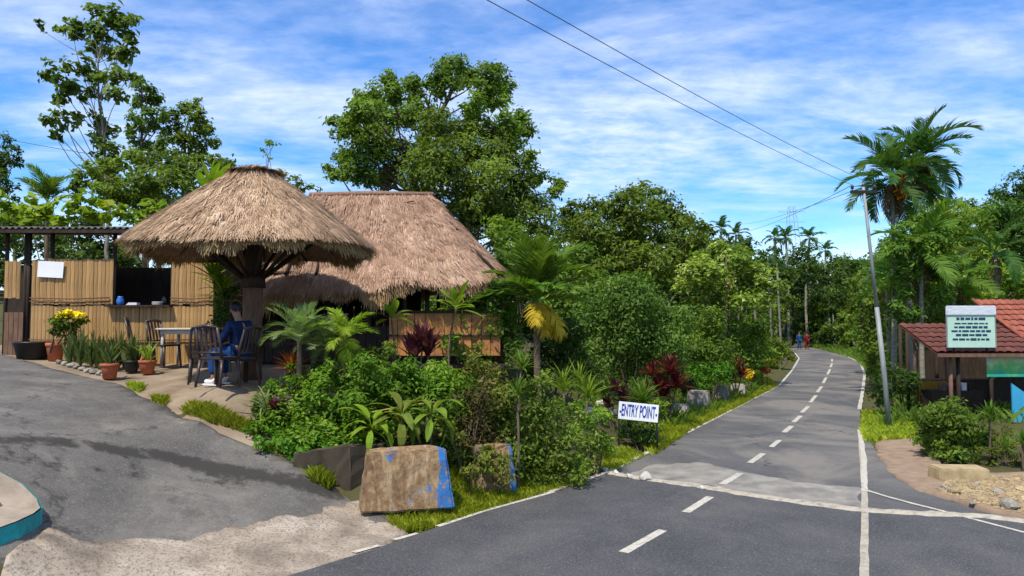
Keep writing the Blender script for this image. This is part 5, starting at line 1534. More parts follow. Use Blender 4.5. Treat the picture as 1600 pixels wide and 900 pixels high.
shrub('roadside_shrub', 22.6, [(1100, 588, 22), (1125, 582, 20), (1080, 585, 18)], .12, .05, 'leaf_herb', 'bright green low shrub above the largest stone block', seed=107, lai=3.2)
shrub('roadside_shrub', 29, [(1155, 545, 24), (1180, 535, 26), (1170, 560, 22), (1195, 555, 20), (1150, 515, 24), (1190, 510, 22)], .2, .08, 'leaf_mid', 'green shrub below the light layered tree', seed=108, lai=3.4)
shrub('roadside_shrub', 40, [(1205, 560, 16), (1220, 550, 16), (1232, 556, 10), (1195, 565, 14), (1210, 540, 14)], .2, .08, 'leaf_light', 'bright green shrub on the inside of the far bend', seed=109, lai=3.4)
shrub('dark_shrub', 20, [(1060, 590, 20), (1040, 600, 18), (1075, 605, 14)], .12, .05, 'leaf_dark', 'dark low shrub beside the tall red cordyline', seed=110, lai=3.4)
# flowers on the verge
for i, (px, py, Y, mt) in enumerate([(1165, 582, 26, 'petal_yellow'), (1190, 575, 29, 'leaf_orange')]):
    shrub('flowering_shrub', Y, [(px, py, 9), (px + 8, py + 4, 8)], .1, .06, mt, ['yellow flowering shrub on the left verge', 'orange flowering shrub on the verge nearer the bend'][i], seed=111 + i, lai=2.4)
# big palm with yellow lower fronds
p = on(842, 14.9); tp = at(838, 470, 14.9)
e = palm('fan_palm', p, tp, FR_BIG, 26, 'broad green palm with drooping yellow lower fronds beside the hut', .07, 'bark', (5, 84), (.52, .80), 121, False, (FR_YEL, 5, -1.6, (22, 50)))
# light layered tree
px_tree('layered_tree', 28.5, 1128, [(1132, 520), (1135, 470), (1135, 400)], [(1130, 392, 22), (1105, 400, 20), (1155, 402, 24), (1085, 420, 22), (1120, 420, 26), (1160, 425, 26), (1188, 420, 20), (1078, 445, 20), (1110, 448, 26), (1150, 450, 28), (1188, 445, 24), (1195, 468, 18), (1130, 470, 24), (1165, 472, 22), (1090, 468, 16)],
        .24, .12, 'leaf_variegated', 'light green tree with cream-edged leaves in flat layers by the road', .11, seed=131, flat=.42, up=1.3, lai=3.6, rscale=1.15)

# ------------------------------------------------------------------ trees behind the huts
px_tree('tall_thin_tree', 25, 172, [(170, 300), (160, 200), (152, 110), (165, 40)],
        [(151, 26, 15), (178, 28, 15), (200, 30, 13), (166, 53, 17), (204, 57, 13), (135, 40, 13), (98, 42, 11), (115, 58, 12), (60, 41, 8), (151, 72, 15), (181, 87, 16), (205, 78, 10), (125, 102, 14), (90, 112, 13), (74, 121, 9), (151, 113, 15),
         (181, 121, 15), (98, 140, 13), (90, 159, 12), (121, 140, 14), (150, 145, 11), (185, 151, 13), (94, 189, 12), (115, 183, 11), (88, 208, 9), (151, 189, 13), (166, 204, 14), (159, 223, 15), (170, 238, 15), (180, 260, 16), (160, 280, 16), (75, 188, 8)],
        .28, .17, 'leaf_tree', 'tall thin tree with sparse layered foliage at the far left', .085, 'bark_grey', seed=201, lai=4.0, depth=.35, spread=.30, rscale=1.28)
px_tree('vine_covered_tree', 23.5, 225, [(222, 260), (222, 190), (222, 130)], [(214, 122, 15), (228, 140, 17), (215, 155, 17), (242, 158, 16), (222, 178, 18), (248, 178, 13), (205, 190, 13), (232, 200, 17), (212, 212, 14), (225, 228, 16), (245, 222, 14)],
        .17, .08, 'leaf_tree', 'vine-covered olive green tree right of the tall thin tree', .10, seed=202, lai=4.6, depth=.5)
px_tree('spreading_tree', 26, 285, [(285, 290), (285, 230), (300, 170)], [(302, 164, 12), (285, 178, 15), (316, 180, 12), (268, 190, 15), (300, 198, 18), (322, 205, 12), (268, 212, 16), (290, 225, 18), (325, 225, 13), (312, 240, 16), (336, 245, 10), (265, 238, 15), (345, 262, 10), (330, 262, 12)],
        .20, .10, 'leaf_mid', 'dark spreading tree behind the round thatched roof', .10, seed=203, lai=4.2, rscale=1.2)
px_tree('bushy_tree', 22, 250, [(250, 290), (245, 250)], [(205, 250, 20), (230, 248, 20), (262, 255, 22), (292, 262, 20), (212, 280, 24), (245, 282, 24), (278, 285, 22), (310, 258, 15), (175, 270, 18), (150, 262, 16), (138, 280, 18), (165, 298, 20), (120, 290, 12), (195, 305, 20), (230, 308, 20)],
        .18, .085, 'leaf_olive', 'bushy olive green tree directly behind the kitchen hut', .09, seed=204, lai=4.2, rscale=1.15)
px_tree('edge_tree', 24, -10, [(-8, 290), (0, 240)], [(4, 222, 14), (22, 240, 14), (5, 250, 16), (26, 258, 10), (-10, 240, 18), (8, 275, 14), (-15, 275, 20), (-10, 305, 24), (18, 300, 14)], .17, .08, 'leaf_dark', 'dark tree cut off by the left edge of the picture', .11, seed=205, lai=3.2)
shrub('broad_leaf_shrub', 19.5, [(20, 330, 24), (50, 335, 22), (80, 330, 20), (110, 325, 22), (140, 322, 22), (170, 328, 20), (200, 335, 18), (230, 325, 18), (255, 322, 16), (60, 315, 16), (5, 315, 18), (225, 340, 14), (150, 340, 18), (100, 345, 18), (40, 350, 16)], .26, .17, 'leaf_lime', 'bright light green broad-leaved shrub above the tin roof', seed=206, lai=3.0, depth=.15, up=1.0)
palm('palm', on(75, 21), at(75, 318, 21), FR_BIG, 9, 'small palm standing above the tin roof at the left', .07, 'bark', (30, 80), (.5, .62), 207, False)
# banana plant behind the parasol roof
p = on(322, 18.5); h = at(322, 310, 18.5)[2] - p[2]
spiky('banana_plant', p, 9, 1.15, .30, 'leaf_lime', 'bright banana plant with upright paddle leaves behind the round roof', h, (55, 88), (.1, .6), 208, 'plant', shape='paddle', stem_mat='crownshaft', scale=(.7, 1.1), wave=.04)
shrub('sprawling_shrub', 20, [(365, 262, 16), (390, 262, 12), (430, 272, 14), (455, 285, 14), (470, 292, 12), (490, 298, 10), (445, 300, 14), (350, 255, 12)], .15, .06, 'leaf_mid', 'loose green shrub showing between the two thatched roofs', seed=209, lai=2.4, depth=.3)
px_tree('sapling', 20.5, 425, [(422, 280), (420, 240), (418, 222)], [(418, 220, 8), (428, 226, 6), (413, 235, 6), (420, 246, 5)], .14, .06, 'leaf_mid', 'thin sapling sprig poking up above the round thatched roof', .02, seed=210, lai=1.6)

# big central trees
px_tree('big_tree', 31, 640, [(640, 330), (650, 250), (690, 170), (720, 110)],
        [(707, 104, 20), (690, 122, 18), (722, 125, 16), (752, 115, 18), (772, 122, 20), (784, 140, 18), (758, 140, 18), (693, 140, 15), (735, 160, 16), (775, 165, 18), (647, 134, 16), (650, 150, 15), (607, 124, 14), (617, 142, 18), (590, 150, 18), (567, 152, 16), (575, 172, 20), (548, 182, 16), (522, 190, 10), (535, 200, 16),
         (600, 190, 24), (635, 180, 24), (560, 205, 20), (590, 220, 24), (540, 243, 18), (527, 268, 15), (548, 265, 18), (573, 242, 24), (563, 278, 16), (600, 262, 24), (597, 282, 18), (625, 240, 24), (660, 180, 22), (740, 190, 20), (800, 190, 16), (818, 185, 15), (813, 205, 16), (800, 225, 18), (822, 250, 15), (838, 272, 16), (865, 285, 14), (868, 300, 10), (790, 205, 18)],
        .22, .11, 'leaf_mid', 'largest dark green tree towering behind the thatched hut', .28, seed=221, lai=5.4, depth=.4, rscale=1.24)
px_tree('olive_tree', 28, 730, [(735, 350), (735, 290), (730, 230)],
        [(680, 190, 22), (665, 210, 24), (700, 205, 26), (735, 212, 26), (765, 205, 22), (690, 235, 28), (725, 240, 30), (765, 240, 28), (660, 245, 24), (790, 255, 24), (650, 272, 26), (690, 270, 30), (730, 275, 32), (770, 278, 30), (805, 280, 24), (665, 298, 26), (710, 308, 30), (750, 312, 32), (790, 312, 30), (825, 305, 24), (840, 325, 22), (740, 345, 28), (780, 345, 28), (815, 345, 26), (850, 350, 22), (715, 335, 24)],
        .20, .09, 'leaf_olive', 'olive green tree in front of the largest dark tree', .2, seed=222, lai=4.4, depth=.4, rscale=1.1)
px_tree('dense_tree', 33, 985, [(985, 470), (985, 400), (990, 340)],
        [(1003, 302, 18), (985, 312, 18), (1022, 310, 18), (960, 325, 22), (1045, 325, 18), (930, 332, 20), (900, 330, 16), (885, 325, 10), (1000, 340, 28), (1060, 350, 22), (925, 360, 28), (960, 362, 32), (1010, 372, 34), (1055, 380, 28), (1090, 375, 20), (1098, 358, 12), (900, 365, 22), (930, 395, 30), (970, 402, 34), (1020, 410, 32), (1065, 412, 24), (940, 425, 28), (985, 435, 30), (900, 395, 22)],
        .24, .11, 'leaf_mid', 'dense rounded tree left of the light layered tree', .22, seed=223, lai=4.6, depth=.4, rscale=1.2)
px_tree('dense_tree', 38, 1000, [(1000, 470), (1000, 400), (990, 330)], [(980, 320, 16), (998, 330, 20), (1030, 335, 20), (1065, 350, 18), (1105, 365, 14), (1090, 390, 20), (1110, 400, 20), (890, 345, 18), (870, 360, 20), (1100, 430, 22), (1070, 440, 24)], .26, .12, 'leaf_dark', 'darker tree showing behind the dense rounded tree', .2, seed=224, lai=3.6)

# ------------------------------------------------------------------ far wood, palms and tower
def wood(name, pts, L, W, mat, label, seed, trunks=40):
    rs = np.random.default_rng(seed)
    cl = [(at(x, y, Y + rs.uniform(-3, 3)), r * mpp(Y)) for x, y, r, Y in pts]
    sd, ins_ = seg_dist(np.array([c[:2] for c, r in cl]), road_poly)          # keep the carriageway clear
    cl = [c for c, s_, i_ in zip(cl, sd, ins_) if not ((i_ or s_ < c[1] * .8) and c[0][2] - c[1] < 4.5)]
    e = thing(name, (0, 0, 0), label, 'wood'); tag(e, kind='stuff')
    V, rn = crown_arrays(cl, L, W, rs, 3.2, .85, .7)
    quads_mesh('crowns', V, mat, rn, e)
    mb = MB()
    for i in range(trunks):
        c, r = cl[rs.integers(0, len(cl))]
        b = np.array([c[0] + rs.normal(0, .5), c[1] + rs.normal(0, .5), 0]); b[2] = Hz(b[0], b[1]) - .2
        sd, i_ = seg_dist(b[None, :2], road_poly)
        if i_[0] or sd[0] < .6: continue
        mb.tube(limb(b, c, rs, .02, 4), [.16, .13, .10, .06], 5, False)
    mb.build('trunks', 'bark_grey', e, True)
    return e
rs = random.Random(5)
def skyline(xs_, ys_, bot, n, Y0, Y1, rr):
    out_ = []
    for i in range(n):
        x = rs.uniform(xs_[0], xs_[-1]); top = float(np.interp(x, xs_, ys_)); Y = rs.uniform(Y0, Y1)
        f = rs.random() ** .75; r = rs.uniform(*rr)
        y = top + r * .8 + f * (bot - top - r)
        out_.append((x, y, r, Y))
    return out_
wood('distant_wood', skyline([1040, 1080, 1110, 1150, 1200, 1260, 1290, 1330, 1360, 1400], [370, 355, 372, 362, 368, 378, 388, 400, 385, 350], 545, 300, 72, 100, (12, 22)), .46, .24, 'leaf_dark', 'dark mass of distant trees closing the road behind the bend', 301, 60)
wood('distant_wood', skyline([1120, 1180, 1240, 1300, 1340], [440, 430, 450, 455, 440], 545, 120, 60, 74, (10, 17)), .38, .19, 'leaf_mid', 'lighter green trees standing below the distant wood at the bend', 302, 30)
wood('distant_wood', skyline([1060, 1150, 1250, 1330, 1420], [400, 395, 400, 415, 400], 545, 150, 106, 128, (12, 20)), .5, .26, 'leaf_dark', 'farthest dark trees closing the view past the bend', 306, 30)
wood('hillside_wood', skyline([1350, 1400, 1450, 1500, 1540, 1570, 1600, 1680], [390, 360, 330, 300, 305, 285, 262, 240], 560, 230, 40, 60, (16, 30)), .34, .17, 'leaf_mid', 'dense green hillside wood behind the red roofed stall', 303, 50)
wood('background_wood', skyline([-80, 0, 50, 100, 140, 220, 330, 420, 500, 560], [300, 315, 318, 300, 285, 272, 268, 290, 312, 330], 470, 190, 34, 42, (16, 26)), .28, .14, 'leaf_dark', 'dark band of trees behind both thatched roofs', 304, 30)
wood('background_wood', skyline([640, 760, 880, 980, 1080, 1130], [350, 345, 350, 390, 400, 420], 540, 190, 40, 52, (18, 28)), .3, .15, 'leaf_dark', 'dark trees filling the gap behind the round shrub', 305, 25)

# tall trees and palms on the right
px_tree('right_tree', 34, 1490, [(1490, 480), (1490, 400), (1490, 340)], [(1478, 318, 22), (1500, 335, 26), (1465, 345, 24), (1520, 350, 26), (1490, 370, 30), (1455, 375, 26), (1530, 380, 26), (1470, 405, 28), (1510, 410, 30), (1545, 400, 24), (1440, 350, 18)], .22, .10, 'leaf_light', 'yellow-green tree right of the orange-fruited palms', .18, seed=231, lai=3.4)
px_tree('right_tree', 38, 1575, [(1575, 480), (1580, 400), (1585, 320)], [(1590, 285, 20), (1575, 305, 22), (1605, 310, 24), (1560, 330, 24), (1590, 340, 28), (1545, 345, 22), (1570, 370, 28), (1610, 375, 28), (1590, 405, 28)], .22, .10, 'leaf_dark', 'dark tree at the right edge above the red roof', .2, seed=232, lai=3.6)
px_tree('bright_tree', 86, 1318, [(1312, 540), (1305, 500), (1300, 470)], [(1300, 455, 16), (1320, 465, 18), (1290, 478, 18), (1315, 490, 20), (1335, 485, 16), (1285, 505, 18), (1310, 515, 20), (1340, 510, 18), (1295, 525, 14), (1330, 530, 16)], .40, .18, 'leaf_light', 'bright green small tree left of the utility pole', .16, seed=233, lai=3.0)
px_tree('bright_tree', 36, 1384, [(1380, 560), (1350, 520), (1345, 470)], [(1345, 440, 20), (1365, 455, 20), (1350, 475, 22), (1375, 485, 22), (1360, 510, 22), (1385, 525, 20), (1345, 530, 18), (1370, 545, 20), (1375, 420, 18), (1400, 450, 20)], .22, .09, 'leaf_mid', 'green tree directly behind the utility pole', .12, seed=234, lai=3.2)
PALMS = [(1394, 330, 24.5, 1392, 20, 'left one of the two tall areca palms with orange fruit'), (1437, 300, 25.0, 1425, 22, 'right and taller one of the two areca palms with orange fruit')]
for i, (px, py, Y, bx, n, lb) in enumerate(PALMS):
    tp = at(px, py - 30, Y)
    palm('areca_palm', on(bx, Y), tp, FR_ARECA, n, lb, .085, 'areca_trunk', (-55, 80), (.85, 1.12), 240 + i, True, (FR_DRY, 5, 1.0 + i), 'areca palms')
# fruit bunches
for i, (px, py, Y) in enumerate([(1418, 285, 24.3), (1411, 292, 24.2)]):
    c = at(px, py, Y)
    e = thing('areca_fruit_bunch', c, ['larger bunch of orange areca fruit hanging under the palm crown', 'smaller bunch of orange areca fruit beside the larger bunch'][i], 'fruit')
    mb = MB(); g = np.random.default_rng(i)
    for k_ in range(70):
        q = np.array([g.normal(0, .11), g.normal(0, .08), g.uniform(-.42, .32)])
        mb.lathe(q, [(.006, -.045), (.030, -.02), (.033, .01), (.012, .045)], 6)
    tag(mb.build('fruit', 'fruit_orange', e, True), kind='stuff')
    MB().tube([(0, 0, -.4), (.02, 0, .1), (.0, .1, .55)], [.012, .02, .03], 5).build('stalk', 'fruit_orange', e, True)
for i, (px, py, Y, bx, n, lb) in enumerate([(1440, 400, 23.0, 1440, 12, 'drooping palm below the areca crowns beside the stall'), (1555, 395, 27, 1572, 11, 'palm leaning above the red tiled roof'), (1490, 440, 26, 1490, 10, 'low palm just left of the roof signboard'),
                                            (1385, 440, 29, 1388, 11, 'small palm close to the utility pole on its right')]):
    palm('palm', on(bx, Y), at(px, py, Y), [FR_BIG, FR_ARECA][i % 2], n, lb, .075, 'areca_trunk', (-35, 70), (.7, 1.0), 250 + i, False, (FR_DRY, 2, 0.0), 'palms on the right side')
FARP = [(1127, 358, 86), (1150, 368, 88), (1228, 372, 80), (1265, 372, 82), (1210, 372, 90), (1290, 392, 88)]
order = sorted(range(len(FARP)), key=lambda i: FARP[i][0])
for i, (px, py, Y) in enumerate(FARP):
    palm('areca_palm', on(px + rs.uniform(-4, 4), Y), at(px, py, Y), FR_FAR, 11, '%s slender areca palm from the left on the distant skyline' % words_n[order.index(i)], .14, 'areca_trunk', (-35, 75), (.7, .95), 260 + i, False, None, 'areca palms on the skyline')
# pale trunks seen inside the far wood
for i, (px, y0, y1, Y) in enumerate([(1200, 405, 500, 60), (1214, 412, 510, 59)]):
    b = on(px + 6, Y); tp = at(px, y0, Y)
    e = thing('bare_palm', b, '%s pale bare palm stem from the left in front of the far wood' % words_n[i], 'palm tree', 'bare palm stems')
    MB().tube(limb((0, 0, -.2), tp - b, np.random.default_rng(i), .01, 6), np.linspace(.10, .07, 6), 6).build('trunk', 'bark_grey', e, True)
    for k_ in range(7):
        o = bpy.data.objects.new('frond', FR_FAR[k_ % 2]); link(o, e); o.location = tuple(tp - b); o.rotation_euler = (0, -R(60 - k_ * 14), k_ * 2.4); o.scale = (.5,) * 3
# lattice pylon far away
tb = on(1240, 170); tz = at(1240, 322, 170)[2] - tb[2]
e = thing('lattice_pylon', tb, 'faint steel lattice pylon rising above the distant trees', 'pylon')
hw = lambda z: 2.6 * (1 - z / tz) + .55
for sx in (-1, 1):
    for sy in (-1, 1):
        MB().tube([(sx * hw(0), sy * hw(0), 0), (sx * hw(tz), sy * hw(tz), tz)], .045, 4).build('leg', 'metal_galv', e)
for k_ in range(9):
    z0_, z1_ = tz * k_ / 9, tz * (k_ + 1) / 9
    mb = MB()
    for s in (-1, 1):
        mb.tube([(-hw(z0_), s * hw(z0_), z0_), (hw(z1_), s * hw(z1_), z1_)], .022, 4); mb.tube([(hw(z0_), s * hw(z0_), z0_), (-hw(z1_), s * hw(z1_), z1_)], .022, 4)
        mb.tube([(s * hw(z0_), -hw(z0_), z0_), (s * hw(z1_), hw(z1_), z1_)], .022, 4)
    mb.build('brace', 'metal_galv', e)
for z in (tz * .86, tz * .95):
    MB().tube([(-3.2, 0, z), (3.2, 0, z)], .045, 4).build('cross_arm', 'metal_galv', e)

# ------------------------------------------------------------------ utility pole and wires
pb = G(1391, 668); pb[2] = Hz(pb[0], pb[1])
ptop = at(1349, 292, pb[1] - .1) - pb
e = thing('utility_pole', pb, 'tall thin leaning steel utility pole right of the road', 'utility pole')
q = np.array([np.zeros(3) - np.array([0, 0, .3]), ptop * .25, ptop * .5 , ptop * .75, ptop]); 
MB().tube(q[:3], [.062, .058, .052], 10).build('lower_shaft', 'metal_galv', e, True)
MB().tube(q[2:], [.044, .039, .034], 10).build('upper_shaft', 'metal_galv', e, True)
arm = ptop + np.array([0, 0, -.12])
MB().box(tuple(arm), (.62, .07, .07)).build('cross_arm', 'metal_black', e)
ins = []
for sx in (-1, 1):
    c = arm + np.array([sx * .27, 0, .035]); ins.append(pb + c + np.array([0, 0, .13]))
    MB().lathe(c, [(.012, 0), (.012, .03), (.045, .04), (.03, .07), (.045, .085), (.022, .13), (.01, .14)], 10).build('insulator', 'ceramic', e, True)
ins.append(pb + ptop)
MB().lathe(ptop, [(.012, 0), (.045, .02), (.03, .06), (.02, .11)], 10).build('insulator', 'ceramic', e, True)
def wire(a, b, sag, label, r=.0048):
    t = np.linspace(0, 1, 24)[:, None]
    P = a + (b - a) * t - np.array([0, 0, 1]) * sag * 4 * t * (1 - t)
    o = MB().tube(P, r, 5, False).build('power_line', 'wire', None, True)
    return tag(o, label, 'power line', 'overhead power lines')
far0, far1 = at(822, 0, 7.2), at(880, 0, 7.4)
for src, fp, lb in ((ins[0], far0, 'left one of the two overhead wires crossing the sky to the pole'), (ins[1], far1, 'right one of the two overhead wires crossing the sky to the pole')):
    end = src + (fp - src) * 1.7
    wire(src, end, .22, lb)
wire(ins[0], at(1130, 362, 70), .5, 'lower thin wire running from the pole to the far trees', .008)
wire(ins[2], at(1160, 350, 75), .2, 'upper thin wire running from the pole to the far trees', .008)
wire(at(-60, 203, 30), at(330, 268, 24), .1, 'thin wire in the sky at the far left', .010)

# ------------------------------------------------------------------ stall with red roof on the right
SY = 19.0
sx0 = at(1462, 550, SY)[0]
sb = np.array([at(1560, 600, SY)[0], SY, Hz(at(1560, 600, SY)[0], SY)])
e = thing('roadside_stall', sb, 'small roadside stall with red tiled roof at the right edge', 'stall')
ez = at(1500, 551, SY)[2] - sb[2]
rz_ = at(1555, 500, SY + 1.8)[2] - sb[2]
x0, x1 = at(1452, 550, SY)[0] - sb[0], at(1700, 550, SY)[0] - sb[0]
tile = bpy.data.meshes.new('tile')
tw, tl, k_ = .21, .36, 6
V = []
for y_, dz in ((0, 0), (tl, .0)):
    for i in range(k_):
        a = i / (k_ - 1)
        V.append((a * tw * 1.04, y_, .035 * math.sin(a * math.pi * 1.0) + (.03 if y_ == 0 else 0)))
tile.from_pydata(V, [], [(i, i + 1, k_ + i + 1, k_ + i) for i in range(k_ - 1)]); tile.materials.append(MATS['tile_rust']); tile.update()
tile2 = tile.copy(); tile2.materials.clear(); tile2.materials.append(MATS['tile_red'])
def tiled(x0, x1, y0, z0, y1, z1, me, mat):
    Ls = math.hypot(y1 - y0, z1 - z0); pitch = math.atan2(z1 - z0, y1 - y0); rows = int(Ls / (tl * .88)) + 1
    pan = MB(); pan.add([(x0, y0, z0 - .02), (x1, y0, z0 - .02), (x1, y1, z1 - .02), (x0, y1, z1 - .02), (x0, y0, z0 - .06), (x1, y0, z0 - .06), (x1, y1, z1 - .06), (x0, y1, z1 - .06)], [(0, 1, 2, 3), (7, 6, 5, 4), (0, 4, 5, 1), (1, 5, 6, 2), (2, 6, 7, 3), (3, 7, 4, 0)])
    rp_ = pan.build('roof_slope', mat, e)
    for r_ in range(rows):
        yy = y0 + math.cos(pitch) * tl * .88 * r_; zz_ = z0 + math.sin(pitch) * tl * .88 * r_
        if yy > y1 - .1: break
        n = int((x1 - x0) / tw)
        for c_ in range(n):
            o = bpy.data.objects.new('roof_tile', me); link(o, rp_); o.location = (x0 + c_ * tw, yy, zz_ + rs.uniform(0, .008)); o.rotation_euler = (pitch + rs.uniform(-.015, .015), 0, rs.uniform(-.02, .02))
tiled(x0, x1, -.35, ez, 1.5, rz_ - .1, tile, 'tile_rust')
x2 = at(1556, 480, SY + 1.6)[0] - sb[0]
tiled(x2, x1 + .5, .55, at(1580, 528, SY + .5)[2] - sb[2], 2.6, at(1560, 468, SY + 2.6)[2] - sb[2], tile2, 'tile_red')
MB().tube([(x2 - .02, .5, at(1580, 528, SY + .5)[2] - sb[2]), (x2 - .02, 2.6, at(1560, 468, SY + 2.6)[2] - sb[2])], .05, 6).build('verge_board', 'tile_red', e, True)
MB().box(((x0 + x1) / 2, -.37, ez - .05), (x1 - x0, .03, .09)).build('fascia', 'post_brown', e)
for px in (1482, 1494, 1545, 1640):
    x = at(px, 600, SY)[0] - sb[0]
    MB().tube([(x, -.1, -.25), (x, -.1, ez)], .05, 7).build('post', 'post_brown' if px < 1490 else 'post_dark', e, True)
    MB().tube([(x, 2.3, -.25), (x, 2.3, rz_ - .15)], .05, 7).build('post', 'post_dark', e, True)
# blue wall, printed banner, dark interior
bx0 = at(1576, 600, SY - .1)[0] - sb[0]
zb0, zb1 = -.2, at(1580, 598, SY)[2] - sb[2]
mesh_obj('blue_panel', [(bx0, -.22, zb0), (x1, -.22, zb0), (x1, -.22, zb1 - .55), (bx0 + .45, -.22, zb1 - .32), (bx0, -.22, zb1), (bx0, -.18, zb0), (x1, -.18, zb0), (x1, -.18, zb1 - .55), (bx0 + .45, -.18, zb1 - .32), (bx0, -.18, zb1)],
         [(0, 1, 2, 3, 4), (9, 8, 7, 6, 5), (0, 4, 9, 5), (4, 3, 8, 9), (3, 2, 7, 8)], 'wall_blue', e)
m, t, o = newmat('banner_print')
c = N(t, 'ShaderNodeTexCoord'); s = N(t, 'ShaderNodeSeparateXYZ'); t.links.new(c.outputs['Object'], s.inputs[0])
f = noise(t, 3.5, 4, .6)
col = ramp(t, tmath(t, 'ADD', tmath(t, 'MULTIPLY', s.outputs['Z'], .9), tmath(t, 'ADD', tmath(t, 'MULTIPLY', f, .7), -.1)), [(.0, (.02, .30, .22)), (.22, (.10, .42, .10)), (.36, (.45, .52, .30)), (.5, (.30, .50, .42)), (.75, (.55, .60, .45))])
finish(t, o, col, .5, None)
bn = MB().box((0, 0, .0), (1.6, .02, .56)).build('printed_banner', 'banner_print', e); bn.location = (at(1536, 570, SY)[0] - sb[0] + .8, -.14, at(1560, 571, SY)[2] - sb[2])
MB().box(((x0 + x1) / 2 + .6, 2.35, .7), (x1 - x0 - 1.2, .04, 2.0)).build('back_wall', 'post_dark', e)
MB().box((at(1540, 640, SY)[0] - sb[0] - .3, .9, .35), (1.4, .5, .7)).build('counter', 'post_dark', e)
for i in range(5):
    MB().box((at(1505 + i * 11, 640, SY)[0] - sb[0], .9, .70 + .1), (.12, .2, .2 - .03 * (i % 3))).build('goods_box', ['post_brown', 'metal_galv', 'cloth_red', 'white_cloth', 'post_dark'][i], e)
# sign board standing on the roof
sgb = at(1517, 511, SY - .45)
e2 = thing('roof_signboard', sgb, 'pale mint notice board with lines of dark print on the stall roof', 'signboard')
wB, hB = 74 * mpp(SY - .45), 64 * mpp(SY - .45)
bd = MB().box((0, 0, 0), (wB, .03, hB)).build('board', 'banner_mint', e2, bevel=.004)
MB().box((0, -.012, hB * .40), (wB * 1.05, .07, hB * .24)).build('plastic_cover', 'tarp', e2, bevel=.02)
for k_ in (-1, 1):
    MB().box((k_ * (wB / 2 + .012), 0, -hB * .05), (.022, .04, hB * .9)).build('frame_side', 'metal_galv', e2)
    MB().tube([(k_ * wB * .35, .05, -hB / 2 - .1), (k_ * wB * .35, .05, hB * .3)], .02, 6).build('support', 'metal_black', e2, True)
rt = random.Random(3)
for ln, (z, hgt, tot) in enumerate([(.20, .075, .62), (.085, .042, .70), (-.005, .06, .72), (-.10, .06, .84), (-.195, .06, .66), (-.30, .06, .80)]):
    mb = MB(); x = -tot / 2 * wB
    while x < tot / 2 * wB - .04:
        w = min(rt.uniform(.05, .17), tot / 2 * wB - x); mb.box((x + w / 2, -.0175, z * hB), (w, .003, hgt * hB * rt.uniform(.75, 1.0))); x += w + .025
    mb.build('print_line', 'banner_ink', bd)
# yellow board stall left of it
yb = on(1455, 20.5)
e = thing('yellow_counter', yb, 'small yellow wooden counter beside the stall posts', 'counter')
w_ = 44 * mpp(20.5); z1_ = at(1455, 595, 20.5)[2] - yb[2]; z0_ = at(1455, 632, 20.5)[2] - yb[2]
for i in range(4):
    MB().box((-w_ / 2 + (i + .5) * w_ / 4, 0, (z0_ + z1_) / 2), (w_ / 4 - .01, .03, z1_ - z0_)).build('board', 'panel_yellow', e)
MB().box((0, .2, z1_ + .02), (w_ + .06, .5, .035)).build('counter_top', 'post_brown', e)
for sx in (-1, 1):
    MB().tube([(sx * w_ / 2, .05, -.1), (sx * w_ / 2, .05, at(1455, 545, 20.5)[2] - yb[2])], .03, 6).build('post', 'post_brown', e, True)

# ------------------------------------------------------------------ right foreground planting and rubble
shrub('rounded_bush', 13.6, [(1455, 655, 26), (1485, 650, 28), (1512, 665, 26), (1470, 685, 28), (1500, 690, 28), (1525, 690, 22), (1445, 680, 20), (1480, 710, 20), (1510, 712, 18), (1440, 655, 16)], .11, .05, 'leaf_mid', 'rounded dark green bush in front of the roadside stall', seed=401, lai=4.0)
for i, (px, py, Y, base, n, L_, lb) in enumerate([(1542, 655, 13.2, 745, 30, .34, 'tall spiky yucca standing in front of the blue wall'), (1592, 695, 12.6, 745, 26, .30, 'spiky plant at the right edge below the blue wall'), (1565, 705, 13.0, 740, 22, .26, 'short spiky plant between the two taller right-hand ones')]):
    p = on(px, Y); h = at(px, py, Y)[2] - p[2]
    spiky('yucca', p, n, L_, .045, 'leaf_palm', lb, h, (0, 86), (.15, .7), 410 + i, 'plant', 'spiky plants by the stall')
shrub('sparse_shrub', 14.4, [(1540, 690, 18), (1560, 680, 20), (1575, 700, 20), (1545, 715, 18), (1590, 715, 16)], .10, .035, 'leaf_mixed', 'sparse twiggy shrub around the tall yucca', seed=415, lai=2.0, stems=12)
shrub('sparse_shrub', 20, [(1375, 600, 18), (1395, 610, 16), (1370, 625, 14), (1410, 590, 18), (1385, 580, 18), (1420, 620, 16), (1430, 595, 16)], .13, .05, 'leaf_dark', 'dark undergrowth shrub behind the foot of the pole', seed=416, lai=3.0)
shrub('roadside_shrub', 30, [(1365, 560, 16), (1380, 550, 18), (1362, 580, 12), (1400, 560, 20), (1420, 550, 20)], .18, .07, 'leaf_mid', 'green shrub hugging the right road edge past the pole', seed=417, lai=3.2)
o = MB().box((0, 0, 0), (74 * mpp(12.2), .42, .26), None, .96).build('concrete_slab', 'stone_ochre', None, bevel=.02)
p = ground(1507, 757); o.location = tuple(p + np.array([0, .15, .11])); o.rotation_euler = (0, 0, R(-4)); tag(o, 'flat concrete slab lying at the end of the dirt path', 'slab')
RB = [(1492, 780, .12), (1580, 803, .16), (1535, 792, .085), (1512, 776, .07), (1560, 778, .08), (1545, 768, .06), (1595, 775, .09), (1520, 796, .06), (1575, 760, .07), (1602, 790, .08), (1528, 765, .055), (1555, 798, .06), (1590, 757, .06), (1478, 772, .07)]
od = sorted(range(len(RB)), key=lambda i: RB[i][0])
for i, (px, py, s) in enumerate(RB):
    p = ground(px, py); p[2] += .06
    rock(p, s, ['stone_ochre', 'stone', 'stone_ochre'][i % 3], '%s stone from the left in the rubble at the right roadside' % words_n[od.index(i)], i, 'rubble stones on the right')
